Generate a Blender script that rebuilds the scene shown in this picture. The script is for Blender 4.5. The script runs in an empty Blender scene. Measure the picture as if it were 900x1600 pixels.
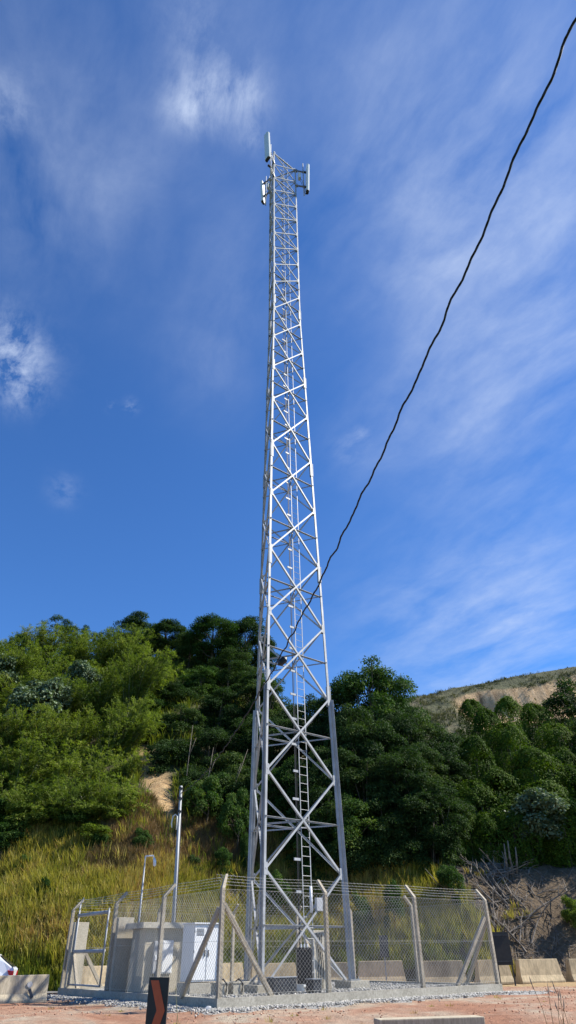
import bpy, math, random
import numpy as np
from mathutils import Vector, Matrix
random.seed(7); rng=np.random.default_rng(7)
R=math.radians
col=bpy.context.scene.collection
scene=bpy.context.scene
# ------------------------------------------------------------------ camera model (900x1600 photograph)
FPX,PITCH,ROLL,EYE=999.65,0.606,0.0145,1.2
def ray(x,y):
    a,b=x-450,800-y; c,s=math.cos(ROLL),math.sin(ROLL)
    u=c*a+s*b; v=-s*a+c*b
    return np.array([u,FPX*math.cos(PITCH)-v*math.sin(PITCH),FPX*math.sin(PITCH)+v*math.cos(PITCH)])
def at(x,y,Y):
    d=ray(x,y); return d*(Y/d[1])+np.array([0,0,EYE])
# ------------------------------------------------------------------ mesh helpers
class MB:
    def __init__(s): s.v=[];s.f=[]
    def prism(s,p0,p1,offs0,offs1=None):
        p0=Vector(p0);p1=Vector(p1); offs1=offs1 or offs0; n=len(offs0); b=len(s.v)
        s.v+=[p0+Vector(o) for o in offs0]+[p1+Vector(o) for o in offs1]
        for i in range(n):
            j=(i+1)%n; s.f.append((b+i,b+j,b+n+j,b+n+i))
        s.f.append(tuple(b+i for i in reversed(range(n)))); s.f.append(tuple(b+n+i for i in range(n)))
        return s
    def rect(s,p0,p1,a,b,a0,a1,b0,b1):
        a=Vector(a);b=Vector(b); return s.prism(p0,p1,[a*a0+b*b0,a*a1+b*b0,a*a1+b*b1,a*a0+b*b1])
    def bar(s,p0,p1,w,d,up=(0,0,1),w1=None,d1=None):
        p0=Vector(p0);p1=Vector(p1); ax=(p1-p0).normalized(); up=Vector(up)
        a=ax.cross(up)
        if a.length<1e-4: a=ax.cross(Vector((1,0,0)))
        a.normalize(); b=ax.cross(a).normalized(); w1=w1 or w; d1=d1 or d
        def o(w,d): return [a*-w/2+b*-d/2,a*w/2+b*-d/2,a*w/2+b*d/2,a*-w/2+b*d/2]
        return s.prism(p0,p1,o(w,d),o(w1,d1))
    def tube(s,pts,r,n=8,cap=True):
        pts=[Vector(p) for p in pts]; rs=r if isinstance(r,(list,tuple)) else [r]*len(pts); b=len(s.v)
        prev=None
        for i,p in enumerate(pts):
            t=(pts[min(i+1,len(pts)-1)]-pts[max(i-1,0)]).normalized()
            if prev is None:
                a=t.cross(Vector((0,0,1)))
                if a.length<1e-3:a=t.cross(Vector((1,0,0)))
            else: a=prev-t*prev.dot(t)
            a.normalize(); prev=a; c=t.cross(a)
            for k in range(n):
                g=2*math.pi*k/n; s.v.append(p+(a*math.cos(g)+c*math.sin(g))*rs[i])
        for i in range(len(pts)-1):
            for k in range(n):
                q=(k+1)%n; s.f.append((b+i*n+k,b+i*n+q,b+(i+1)*n+q,b+(i+1)*n+k))
        if cap:
            s.f.append(tuple(b+k for k in reversed(range(n)))); e=b+(len(pts)-1)*n; s.f.append(tuple(e+k for k in range(n)))
        return s
    def box(s,c,size,ux=(1,0,0),uy=(0,1,0)):
        ux=Vector(ux).normalized();uy=Vector(uy).normalized();c=Vector(c);uz=Vector((0,0,1))
        h=size[2]/2
        return s.rect(c-uz*h,c+uz*h,ux,uy,-size[0]/2,size[0]/2,-size[1]/2,size[1]/2)
    def poly(s,pts,th):
        n=len(pts); b=len(s.v); pts=[Vector(p) for p in pts]; th=Vector(th)
        s.v+=pts+[p+th for p in pts]
        s.f.append(tuple(b+i for i in range(n))); s.f.append(tuple(b+n+i for i in reversed(range(n))))
        for i in range(n):
            j=(i+1)%n; s.f.append((b+i,b+n+i,b+n+j,b+j))
        return s
def link(name,me,mat,parent=None):
    o=bpy.data.objects.new(name,me); col.objects.link(o)
    if mat: me.materials.append(mat)
    if parent: o.parent=parent
    return o
def build(name,mb,mat,parent=None,bevel=0,smooth=False,origin=None):
    me=bpy.data.meshes.new(name)
    og=Vector(origin) if origin is not None else (Vector(parent.location) if parent and not parent.parent else Vector((0,0,0)))
    if parent and parent.parent: og=Vector(parent.parent.location)+Vector(parent.location)
    me.from_pydata([tuple(Vector(v)-og) for v in mb.v],[],mb.f)
    import bmesh
    bm=bmesh.new(); bm.from_mesh(me); bmesh.ops.recalc_face_normals(bm,faces=bm.faces)
    if bevel:
        bmesh.ops.bevel(bm,geom=[e for e in bm.edges if e.is_manifold and e.calc_face_angle(0)>.5],offset=bevel,segments=2,profile=.6,affect='EDGES',clamp_overlap=True)
    bm.to_mesh(me); bm.free()
    if smooth:
        for p in me.polygons:p.use_smooth=True
    o=link(name,me,mat,parent)
    if origin is not None and not parent: o.location=og
    return o
def tag(o,label=None,cat=None,group=None,kind=None):
    if label:o['label']=label
    if cat:o['category']=cat
    if group:o['group']=group
    if kind:o['kind']=kind
    return o
def thing(name,label,cat,loc=(0,0,0),group=None):
    o=bpy.data.objects.new(name,None); col.objects.link(o); o.location=loc; o.empty_display_size=.3
    return tag(o,label,cat,group)
def np_mesh(name,V,F,attr=None,smooth=False):
    me=bpy.data.meshes.new(name); V=np.asarray(V,np.float32); F=np.asarray(F,np.int32); k=F.shape[1]
    me.vertices.add(len(V)); me.vertices.foreach_set('co',V.ravel())
    me.loops.add(F.size); me.loops.foreach_set('vertex_index',F.ravel())
    me.polygons.add(len(F)); me.polygons.foreach_set('loop_start',np.arange(len(F),dtype=np.int32)*k)
    if smooth: me.polygons.foreach_set('use_smooth',np.ones(len(F),bool))
    for n,a in (attr or {}).items():
        at_=me.attributes.new(n,'FLOAT','POINT'); at_.data.foreach_set('value',np.asarray(a,np.float32))
    me.update(); return me
# ------------------------------------------------------------------ materials
def mat(name):
    m=bpy.data.materials.new(name); m.use_nodes=True; nt=m.node_tree; nt.nodes.clear()
    return m,nt,nt.nodes,nt.links
def noise(N,L,scale,detail=6,rough=.6,vec=None,dist=0):
    n=N.new('ShaderNodeTexNoise'); n.inputs['Scale'].default_value=scale;n.inputs['Detail'].default_value=detail
    n.inputs['Roughness'].default_value=rough; n.inputs['Distortion'].default_value=dist
    if vec: L.new(vec,n.inputs['Vector'])
    return n.outputs['Fac']
def ramp(N,L,fac,stops):
    r=N.new('ShaderNodeValToRGB'); e=r.color_ramp.elements
    while len(e)<len(stops): e.new(.5)
    for i,(p,c) in enumerate(stops):
        e[i].position=p; e[i].color=(*c,1) if len(c)==3 else c
    L.new(fac,r.inputs['Fac']); return r.outputs['Color']
def mix(N,L,f,a,b,mode='MIX'):
    m=N.new('ShaderNodeMix'); m.data_type='RGBA'; m.blend_type=mode; 
    if isinstance(f,(int,float)): m.inputs[0].default_value=f
    else: L.new(f,m.inputs[0])
    for i,x in ((6,a),(7,b)):
        if isinstance(x,tuple): m.inputs[i].default_value=(*x,1)
        else: L.new(x,m.inputs[i])
    return m.outputs[2]
def finish(N,L,colr,rough=.8,metal=0,bump=None,bs=.3,bd=.02,spec=.4):
    p=N.new('ShaderNodeBsdfPrincipled'); o=N.new('ShaderNodeOutputMaterial')
    if isinstance(colr,tuple): p.inputs['Base Color'].default_value=(*colr,1)
    else: L.new(colr,p.inputs['Base Color'])
    if isinstance(rough,(int,float)): p.inputs['Roughness'].default_value=rough
    else: L.new(rough,p.inputs['Roughness'])
    p.inputs['Metallic'].default_value=metal; p.inputs['Specular IOR Level'].default_value=spec
    if bump is not None:
        b=N.new('ShaderNodeBump'); b.inputs['Strength'].default_value=bs;b.inputs['Distance'].default_value=bd
        L.new(bump,b.inputs['Height']); L.new(b.outputs[0],p.inputs['Normal'])
    L.new(p.outputs[0],o.inputs['Surface'])
def objvec(N,L,scale=(1,1,1)):
    t=N.new('ShaderNodeTexCoord'); m=N.new('ShaderNodeMapping'); m.inputs['Scale'].default_value=scale
    g=N.new('ShaderNodeNewGeometry'); L.new(g.outputs['Position'],m.inputs['Vector']); return m.outputs[0]
def simple(name,a,b,scale=3,rough=.8,metal=0,stretch=(1,1,1),bump=True,bs=.3,bd=.01,spec=.4,lo=.3,hi=.7,fine=0):
    m,nt,N,L=mat(name); v=objvec(N,L,stretch); f=noise(N,L,scale,8,.65,v)
    c=ramp(N,L,f,[(lo,a),(hi,b)])
    if fine:
        f2=noise(N,L,fine,4,.7,v); c=mix(N,L,.5,c,ramp(N,L,f2,[(.3,(.25,.25,.25)),(.7,(.8,.8,.8))]),'OVERLAY'); f=f2
    finish(N,L,c,rough,metal,f if bump else None,bs,bd,spec); return m
M={}
M['galv']=simple('galvanised_steel',(.25,.262,.27),(.43,.44,.45),1.8,.55,.08,bump=False,spec=.5)
M['galv_dull']=simple('weathered_zinc',(.22,.235,.25),(.36,.375,.39),3,.5,.5,bump=False)
M['wire']=simple('fence_wire',(.42,.41,.37),(.6,.58,.52),4,.45,.4,bump=False)
M['conc']=simple('precast_concrete',(.26,.225,.17),(.42,.37,.285),2.2,.9,fine=22,bs=.35)
M['kerb']=simple('cast_concrete',(.27,.25,.20),(.42,.39,.325),1.2,.92,fine=16,bs=.4)
M['barrier']=simple('stained_barrier_concrete',(.2,.16,.10),(.52,.41,.25),1.1,.92,stretch=(1,1,.35),fine=12,bs=.4,lo=.28,hi=.6)
M['barrier_l']=simple('grey_barrier_concrete',(.33,.275,.19),(.50,.43,.31),1.6,.92,stretch=(3,3,.3),fine=14,bs=.35)
M['plaster']=simple('beige_plaster',(.37,.33,.25),(.46,.41,.315),1.5,.9,fine=30,bs=.15)
M['slab']=simple('roof_slab_concrete',(.36,.33,.26),(.5,.46,.38),2,.9,fine=20)
M['white']=simple('white_painted_metal',(.72,.73,.73),(.8,.81,.81),1.5,.35,bump=False,spec=.5)
M['offw']=simple('radome_grey_white',(.62,.65,.62),(.72,.74,.71),1.5,.4,bump=False)
M['black']=simple('black_plastic',(.012,.012,.014),(.03,.03,.033),6,.5,bump=False)
M['dark']=simple('dark_metal',(.03,.032,.036),(.07,.07,.075),5,.45,.3,bump=False)
M['grey']=simple('grey_enclosure',(.36,.37,.38),(.46,.47,.48),3,.45,bump=False)
M['cable']=simple('black_cable',(.012,.012,.013),(.03,.03,.03),20,.55,bump=False)
M['orange']=simple('reflective_orange',(.42,.07,.02),(.5,.095,.025),8,.45,bump=False)
M['signblk']=simple('sign_black',(.01,.009,.008),(.022,.02,.018),5,.5,bump=False)
M['bark']=simple('bark',(.05,.038,.025),(.16,.13,.09),5,.95,stretch=(1,1,.3),bs=.5)
M['branch']=simple('bleached_wood',(.08,.065,.05),(.30,.255,.205),4,.9,bs=.4)
M['culm']=simple('bamboo_culm',(.08,.10,.03),(.2,.2,.08),4,.5,bump=False)
M['carpaint']=simple('white_car_paint',(.72,.74,.78),(.78,.8,.83),.5,.18,bump=False,spec=.6)
M['glass']=simple('car_glass',(.015,.018,.02),(.03,.033,.036),1,.06,bump=False,spec=.6)
M['tail']=simple('tail_lamp_red',(.35,.01,.02),(.5,.02,.03),8,.2,bump=False)
M['tyre']=simple('tyre_rubber',(.012,.012,.012),(.03,.03,.03),8,.85,bump=False)
M['stonew']=simple('pale_stone',(.45,.45,.44),(.6,.6,.58),8,.8)
def leafmat(name,stops,trans=.35,rough=.7,tr=(1.1,1.25,.5),sp=.12):
    m,nt,N,L=mat(name); a=N.new('ShaderNodeAttribute'); a.attribute_name='tint'
    oi=N.new('ShaderNodeObjectInfo'); ad=N.new('ShaderNodeMath'); ad.operation='MULTIPLY_ADD'
    L.new(oi.outputs['Random'],ad.inputs[0]); ad.inputs[1].default_value=.36; L.new(a.outputs['Fac'],ad.inputs[2])
    c=ramp(N,L,ad.outputs[0],stops)
    p=N.new('ShaderNodeBsdfPrincipled'); L.new(c,p.inputs['Base Color']); p.inputs['Roughness'].default_value=rough; p.inputs['Specular IOR Level'].default_value=sp
    t=N.new('ShaderNodeBsdfTranslucent'); L.new(mix(N,L,1.0,c,tr,'MULTIPLY'),t.inputs['Color'])
    x=N.new('ShaderNodeMixShader'); x.inputs[0].default_value=trans; L.new(p.outputs[0],x.inputs[1]); L.new(t.outputs[0],x.inputs[2])
    o=N.new('ShaderNodeOutputMaterial'); L.new(x.outputs[0],o.inputs['Surface']); return m
M['leaf_dark']=leafmat('dark_broad_leaf',[(0,(.014,.03,.009)),(.45,(.03,.062,.016)),(.85,(.06,.10,.026)),(1,(.10,.13,.035))],.3)
M['leaf_mid']=leafmat('mid_green_leaf',[(0,(.02,.045,.01)),(.5,(.042,.09,.018)),(.9,(.09,.15,.03)),(1,(.13,.17,.04))],.32)
M['leaf_bamboo']=leafmat('bamboo_leaf',[(0,(.045,.08,.014)),(.45,(.115,.16,.024)),(.85,(.20,.245,.045)),(1,(.27,.27,.065))],.42)
M['leaf_vine']=leafmat('vine_leaf',[(0,(.012,.028,.004)),(.5,(.05,.095,.009)),(.9,(.12,.18,.016)),(1,(.18,.23,.025))],.28)
M['leaf_silver']=leafmat('silver_green_leaf',[(0,(.08,.11,.06)),(.6,(.14,.19,.11)),(1,(.2,.25,.15))],.2,.5)
M['grass']=leafmat('tall_grass_blade',[(0,(.05,.10,.015)),(.3,(.14,.18,.025)),(.55,(.28,.27,.04)),(.78,(.44,.38,.11)),(1,(.34,.21,.09))],.38,.5,(1.1,1.1,.5))
M['drygrass']=leafmat('dry_scrub_blade',[(0,(.05,.06,.02)),(.4,(.12,.10,.045)),(.75,(.22,.15,.075)),(1,(.33,.23,.12))],.3,.6,(1.1,1,.6))
M['hillgrass']=leafmat('short_hill_grass',[(0,(.03,.045,.018)),(.5,(.085,.095,.035)),(1,(.17,.15,.07))],.25,.7,(1,1,.6))
# ground: red laterite with pale dusty tracks
def ground_mat():
    m,nt,N,L=mat('red_dirt'); v=objvec(N,L)
    f1=noise(N,L,.35,6,.6,v,.6); f2=noise(N,L,3.5,8,.7,v); f3=noise(N,L,26,5,.7,v)
    c=ramp(N,L,f1,[(.36,(.31,.15,.085)),(.5,(.37,.22,.14)),(.62,(.40,.32,.23))])
    c=mix(N,L,.6,c,ramp(N,L,f2,[(.3,(.25,.25,.25)),(.72,(.75,.75,.75))]),'OVERLAY')
    c=mix(N,L,.55,c,ramp(N,L,f3,[(.3,(.2,.2,.2)),(.7,(.8,.8,.8))]),'OVERLAY')
    a=N.new('ShaderNodeAttribute'); a.attribute_name='ochre'
    c=mix(N,L,a.outputs['Fac'],c,ramp(N,L,f2,[(.3,(.30,.2,.09)),(.7,(.47,.33,.16))]))
    a2=N.new('ShaderNodeAttribute'); a2.attribute_name='bounce_cut_turf'
    c=mix(N,L,a2.outputs['Fac'],c,ramp(N,L,f2,[(.3,(.03,.045,.015)),(.7,(.085,.10,.035))]))
    b=N.new('ShaderNodeMath'); b.operation='MULTIPLY_ADD'; L.new(f2,b.inputs[0]); b.inputs[1].default_value=2; L.new(f3,b.inputs[2])
    finish(N,L,c,.95,0,b.outputs[0],.8,.05); return m
M['ground']=ground_mat()
def hill_mat():
    m,nt,N,L=mat('hillside_soil'); v=objvec(N,L); f2=noise(N,L,1.6,8,.7,v); f3=noise(N,L,9,6,.7,v); f1=noise(N,L,.3,4,.6,v)
    c=ramp(N,L,f1,[(.35,(.05,.055,.02)),(.65,(.11,.09,.045))])
    b=N.new('ShaderNodeAttribute'); b.attribute_name='bare'
    br=ramp(N,L,f2,[(.3,(.30,.17,.075)),(.5,(.46,.30,.14)),(.7,(.56,.40,.21))])
    c=mix(N,L,b.outputs['Fac'],c,br)
    g=N.new('ShaderNodeAttribute'); g.attribute_name='greysoil'
    c=mix(N,L,g.outputs['Fac'],c,ramp(N,L,f2,[(.3,(.085,.058,.032)),(.7,(.19,.135,.08))]))
    c=mix(N,L,.5,c,ramp(N,L,f3,[(.3,(.2,.2,.2)),(.7,(.8,.8,.8))]),'OVERLAY')
    h=N.new('ShaderNodeMath'); h.operation='MULTIPLY_ADD'; L.new(f2,h.inputs[0]); h.inputs[1].default_value=2; L.new(f3,h.inputs[2])
    finish(N,L,c,.95,0,h.outputs[0],.9,.12); return m
M['hill']=hill_mat()
def farhill_mat():
    m,nt,N,L=mat('far_hill_turf'); v=objvec(N,L); f1=noise(N,L,.12,6,.65,v); f2=noise(N,L,1.1,8,.75,v)
    vs=objvec(N,L,(1,.2,.22)); f3=noise(N,L,.9,8,.7,vs)
    c=ramp(N,L,f1,[(.3,(.05,.06,.025)),(.5,(.10,.10,.045)),(.7,(.17,.14,.075))])
    c=mix(N,L,.6,c,ramp(N,L,f2,[(.3,(.15,.15,.15)),(.7,(.85,.85,.85))]),'OVERLAY')
    b=N.new('ShaderNodeAttribute'); b.attribute_name='bare'
    br=ramp(N,L,f3,[(.34,(.22,.13,.06)),(.48,(.55,.36,.19)),(.66,(.68,.48,.28))])
    c=mix(N,L,b.outputs['Fac'],c,br)
    h=N.new('ShaderNodeMath'); h.operation='ADD'; L.new(f2,h.inputs[0]); L.new(f3,h.inputs[1])
    finish(N,L,c,.95,0,h.outputs[0],1,.5); return m
M['farhill']=farhill_mat()
M['gravel']=simple('grey_gravel',(.16,.155,.14),(.46,.445,.41),16,.9,fine=45,bs=1,bd=.03)
M['asphalt']=simple('worn_asphalt',(.13,.125,.115),(.2,.19,.175),2,.9,fine=40,bs=.4)
def pebmat(name,stops):
    m,nt,N,L=mat(name); a=N.new('ShaderNodeAttribute'); a.attribute_name='tint'
    finish(N,L,ramp(N,L,a.outputs['Fac'],stops),.9); return m
M['pebble']=pebmat('crushed_grey_stone',[(0,(.13,.13,.12)),(.5,(.33,.32,.29)),(1,(.55,.53,.49))])
M['clod']=pebmat('red_earth_clods',[(0,(.24,.1,.06)),(.6,(.42,.22,.14)),(1,(.5,.38,.28))])

# ------------------------------------------------------------------ terrain
def sstep(a,b,x):
    t=np.clip((x-a)/(b-a),0,1); return t*t*(3-2*t)
def wav(x,y,s=1,seed=0):
    r=np.random.default_rng(seed); o=0
    for k in range(7):
        a=r.uniform(0,6.28); f=s*1.75**k; ph=r.uniform(0,6.28,2)
        o=o+np.sin((x*math.cos(a)+y*math.sin(a))*f+ph[0]+.6*np.sin((x*math.sin(a)-y*math.cos(a))*f*.7+ph[1]))/1.6**k
    return o/2.2
def gz(x,y):
    x=np.asarray(x,float);y=np.asarray(y,float)
    return -.42*(1-sstep(12.5,20.5,y)) + .02*wav(x,y,1.3,3)
TOEX=[-60,-22,-14,-9.5,-4,0,13,20,60]; TOEY=[37,36,35,34.8,38.4,40.0,39.3,39.2,38]
def toe(x): return np.interp(x,TOEX,TOEY)
def T(x,y):
    x=np.asarray(x,float);y=np.asarray(y,float); s=np.maximum(y-toe(x)+.5*wav(x,y,.5,9),0)
    zl=.8*np.minimum(s,38)+.1*np.clip(s-38,0,60)
    zr=.98*np.minimum(s,5.2)+.42*np.clip(s-5.2,0,24)
    b=sstep(-5,7,x+.0*y)
    z=zl*(1-b)+zr*b
    return z+ sstep(0,3,s)*(.35*wav(x,y,.45,5)+.1*wav(x,y,2.2,6))
def grid(xs,ys,zf):
    X,Y=np.meshgrid(xs,ys); Z=zf(X,Y); V=np.stack([X,Y,Z],-1).reshape(-1,3)
    n=len(xs); i=np.arange(len(ys)-1)[:,None]*n+np.arange(n-1)[None]; i=i.ravel()
    return V,np.stack([i,i+1,i+n+1,i+n],-1)
# ground sheet to the horizon
xs=np.concatenate([[-900,-400,-150,-60],np.arange(-32,32.1,.4),[60,150,400,900]])
ys=np.concatenate([[-900,-300,-80,-20,-5],np.arange(4,46,.3),[60,120,400,900]])
V,F=grid(xs,ys,gz)
och=sstep(33.2,34.2,V[:,1]+.35*wav(V[:,0],V[:,1],.8,12))*sstep(5,8,V[:,0])*.9
V[:,2]+=.025*wav(V[:,0],V[:,1],6,14)*(np.abs(V[:,0])<32)*(V[:,1]<46)*(V[:,1]>4)
rt=V[:,1]-.16*V[:,0]
V[:,2]-=.07*(np.exp(-((rt-17.6)/.22)**2)+np.exp(-((rt-19.1)/.22)**2))-.03*np.exp(-((rt-18.2)/.3)**2)
tf=np.maximum(sstep(13,17,np.abs(V[:,0])+.6*wav(V[:,0],V[:,1],.6,18)),1-sstep(9,13,V[:,1]+.6*wav(V[:,0],V[:,1],.6,19)))  # dark surroundings mostly out of view, added to cut bounce from the red dirt
g=link('ground',np_mesh('ground',V,F,{'ochre':och,'bounce_cut_turf':tf},True),M['ground']); tag(g,kind='structure')
# hillside
xs=np.arange(-60,60.1,.5); ys=np.concatenate([np.arange(33,60,.4),np.arange(60,120,1.2)])
def hz(X,Y):
    s=Y-toe(X); z=T(X,Y); return np.where(s<.2,-.5,z-.02)
V,F=grid(xs,ys,hz)
def bare_l(x,y):
    # landslide scar in the upper left bank
    cx=-9.8-(y-49.5)*.5
    n=.5*wav(x,y,1.2,21)
    return np.clip(1.7-((x-cx)/.85)**2-((y-49.8)/4.4)**2+n*.5,0,1)
def bare_m(x,y):
    n=.5*wav(x,y,1.5,22); return np.clip(1.1-((x+3.6)/1.2)**2-((y-43.8)/1.2)**2+n*.7,0,1)
bare=np.maximum(bare_l(V[:,0],V[:,1]),bare_m(V[:,0],V[:,1]))
grey=sstep(8.8,10.4,V[:,0]+.4*wav(V[:,0],V[:,1],.9,31))*(1-sstep(54,58,V[:,1]))
h=link('hillside',np_mesh('hillside',V,F,{'bare':bare,'greysoil':grey},True),M['hill']); tag(h,kind='structure')
# far hill with an eroded scarp
rx=[-40,28,41,50,70,110,160]; rz=[40,51.5,54.3,56,59,62,60]
def fh(X,Y):
    rid=np.interp(X,rx,rz); t=np.clip((Y-96)/(152-96),0,1.6)
    z=6+(rid-6)*np.where(t<1,t**.85,1+.06*(t-1))
    # scarp: cut a bite out of the slope and leave a steep wall
    yb=146.3+ .03*(X-55)+1.2*wav(X,Y*0,.25,41)
    m=sstep(36.5,40,X+.6*wav(X,Y,.5,44))*(1-sstep(66,74,X))
    cut=m*sstep(128,140,Y)*(1-sstep(yb-3.2,yb+.8,Y))*5.5
    return z-cut+ .5*wav(X,Y,.12,42)+.16*wav(X,Y,.8,43)+ m*sstep(130,140,Y)*(1-sstep(yb,yb+1,Y))*.5*wav(X*3,Y*.3,.5,45)
xs=np.arange(-40,120,.8); ys=np.concatenate([np.arange(95,120,1.5),np.arange(120,156,.45),np.arange(156,200,4)])
V,F=grid(xs,ys,fh)
yb=146.3+.03*(V[:,0]-55)+1.2*wav(V[:,0],V[:,1]*0,.25,41)
mm=sstep(36.5,40,V[:,0]+.6*wav(V[:,0],V[:,1],.5,44))*(1-sstep(62,72,V[:,0]))
fb=mm*sstep(132,138,V[:,1]+2*wav(V[:,0],V[:,1],.4,47))*(1-sstep(yb-.2,yb+1.2,V[:,1]))
fb=np.clip(fb*1.3-.9*np.clip(wav(V[:,0],V[:,1],.6,48)-.15,0,1),0,1)
fo=link('far_hill',np_mesh('far_hill',V,F,{'bare':fb},True),M['farhill']); tag(fo,kind='structure')
# road behind the barriers on the left
mb=MB()
rp=[(-60,18.5),(-14,31.3),(-9.6,33.9)]; 
V=[];F=[]
for i,(x,y) in enumerate([(-60,10),(-30,24.5),(-16,30.6),(-10.6,33.0),(-8.2,34.0)]):
    V+= [(x,y-.2,.035),(x-1.6,y+2.6,.035)]
for i in range(4): F.append((2*i,2*i+2,2*i+3,2*i+1))
ro=link('road',np_mesh('road',V,F),M['asphalt']); tag(ro,kind='structure')

# ------------------------------------------------------------------ compound frame
C0=Vector((-2.06,21.6,0)); D1=Vector((.8,.6,0)); D2=Vector((-.6,.8,0)); UZ=Vector((0,0,1))
LW=11.7
def UV(u,v,z=0): return C0+D1*u+D2*v+UZ*z
KH=.27
mb=MB()
for a,b in (((-.1,-.1),(LW+.1,-.1)),((LW+.1,LW+.1),(-.1,LW+.1))):
    mb.rect(UV(a[0],a[1],0)-UZ*.25,UV(a[0],a[1],0)+UZ*KH,D1,D2,*( (0,LW+.2) if a[0]<1 else (-LW-.2,0)),*((0,.2) if a[0]<1 else (-.2,0)))
mb.rect(UV(-.1,.1)-UZ*.25,UV(-.1,.1)+UZ*KH,D1,D2,0,.2,0,LW-.2)
mb.rect(UV(LW-.1,.1)-UZ*.25,UV(LW-.1,.1)+UZ*KH,D1,D2,0,.2,0,LW-.2)
kb=build('kerb_wall',mb,M['kerb'],origin=UV(LW/2,LW/2)); tag(kb,'low grey concrete kerb wall running under the chain link fences around the tower','kerb wall')
# gravel strip outside and bed inside
def flat(name,pts,z,m):
    me=bpy.data.meshes.new(name); me.from_pydata([(p[0],p[1],z) for p in pts],[],[tuple(range(len(pts)))]); o=link(name,me,m); tag(o,kind='structure'); return o
n=40; inner=[];outer=[]
def rim(t,off,wob):
    t=t%4; k=int(t); f=t-k; c=[(0,0),(LW,0),(LW,LW),(0,LW)]; a=c[k];b=c[(k+1)%4]
    u=a[0]+(b[0]-a[0])*f; v=a[1]+(b[1]-a[1])*f
    dx=(u-LW/2)/(LW/2);dy=(v-LW/2)/(LW/2)
    return UV(LW/2+dx*(LW/2+off+wob),LW/2+dy*(LW/2+off+wob))
V=[];F=[]
for i in range(n*4):
    t=i/n; w=.28*math.sin(i*.7)+.2*math.sin(i*1.9+1)+(.35 if t<1 and t>.85 else 0)
    p=rim(t,.0,0);q=rim(t,.72,w); q2=rim(t,.72+.3,w)
    V+=[(p.x,p.y,.06),(q.x,q.y,.045),(q2.x,q2.y,-.04)]
m4=n*4
for i in range(m4):
    j=(i+1)%m4; F+=[(3*i,3*j,3*j+1,3*i+1),(3*i+1,3*j+1,3*j+2,3*i+2)]
gs=link('gravel_strip',np_mesh('gravel_strip',V,F),M['gravel']); tag(gs,kind='structure')
flat('gravel_bed',[UV(.1,.1),UV(LW-.1,.1),UV(LW-.1,LW-.1),UV(.1,LW-.1)],.2,M['gravel'])
# loose stones
def stones(name,P,sz,m,label,cat):
    n=len(P); base=np.array([(1,0,0),(-.6,.8,0),(-.6,-.8,0),(.1,.1,.8),(0,0,-.6)],float)
    f=np.array([(0,1,3),(1,2,3),(2,0,3),(1,0,4),(2,1,4),(0,2,4)])
    a=rng.uniform(0,6.28,n); c,s=np.cos(a),np.sin(a); B=base[None]*(1+rng.uniform(-.3,.3,(n,5,3)))*sz[:,None,None]
    X=B[...,0]*c[:,None]-B[...,1]*s[:,None]; Y=B[...,0]*s[:,None]+B[...,1]*c[:,None]
    V=np.stack([X,Y,B[...,2]],-1)+P[:,None]; F=(f[None]+np.arange(n)[:,None,None]*5).reshape(-1,3)
    o=link(name,np_mesh(name,V.reshape(-1,3),F,{'tint':np.repeat(rng.uniform(0,1,n),5)}),m); tag(o,label,cat,kind='stuff')
def gstones():
    P=[]
    for _ in range(9000):
        t=rng.uniform(0,1) if rng.uniform()<.5 else rng.uniform(3,4)
        i=t*n; w=.28*math.sin(i*.7)+.2*math.sin(i*1.9+1)
        q=rim(t,abs(rng.normal(.3,.42))+.02,w*.6 if rng.uniform()<.8 else w); P.append((q.x,q.y,.065))
    for _ in range(3500):
        q=UV(rng.uniform(.2,LW-.2),rng.uniform(.2,6)); P.append((q.x,q.y,.215))
    P=np.array(P); P[:,2]+=0; return P
P=gstones(); m_=P[:,2]<.1; P[m_,2]=np.maximum(gz(P[m_,0],P[m_,1]),.0)+.05
stones('gravel_stones',P,rng.uniform(.014,.045,len(P)),M['pebble'],'loose grey crushed stone lying along the foot of the kerb wall','gravel')
P=np.stack([rng.uniform(-12,14,5200),16+rng.uniform(0,1,5200)**1.3*17,np.zeros(5200)],-1)
w_=wav(P[:,0],P[:,1],.8,51)>-.15; P=P[w_]
def inside(P):
    u=(P[:,0]-C0.x)*.8+(P[:,1]-C0.y)*.6; v=-(P[:,0]-C0.x)*.6+(P[:,1]-C0.y)*.8
    return (u>-.3)&(v>-.3)&(u<LW+.3)&(v<LW+.3)
P=P[~inside(P)]; P[:,2]=gz(P[:,0],P[:,1])+.012
stones('earth_clods',P,rng.uniform(.008,.03,len(P))*rng.uniform(.5,1.5,len(P)),M['clod'],'small red earth clods and pebbles scattered over the dirt in front of the compound','clods')
# rubble heap at lower right
P=np.stack([rng.normal(6.4,1.0,900),rng.normal(16.1,.45,900),np.zeros(900)],-1); P=P[P[:,0]>4.6]
P[:,2]=gz(P[:,0],P[:,1])+.05+.25*np.exp(-((P[:,0]-7.2)/1.6)**2-((P[:,1]-15.9)/.7)**2)*rng.uniform(.2,1,len(P))
stones('rubble',P,rng.uniform(.03,.10,len(P)),M['pebble'],'heap of grey rubble stones at the lower right edge of the dirt yard','rubble')
st=MB(); c=at(325,1577,20.9); 
import bmesh
bm=bmesh.new(); bmesh.ops.create_icosphere(bm,subdivisions=2,radius=.085)
for v in bm.verts: v.co*=1+.18*random.uniform(-1,1); v.co.z*=.75
me=bpy.data.meshes.new('pale_stone'); bm.to_mesh(me); bm.free(); o=link('pale_stone',me,M['stonew']); o.location=(c[0],21.0,.09); tag(o,'single white stone on the gravel just left of the fence corner','stone')

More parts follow.
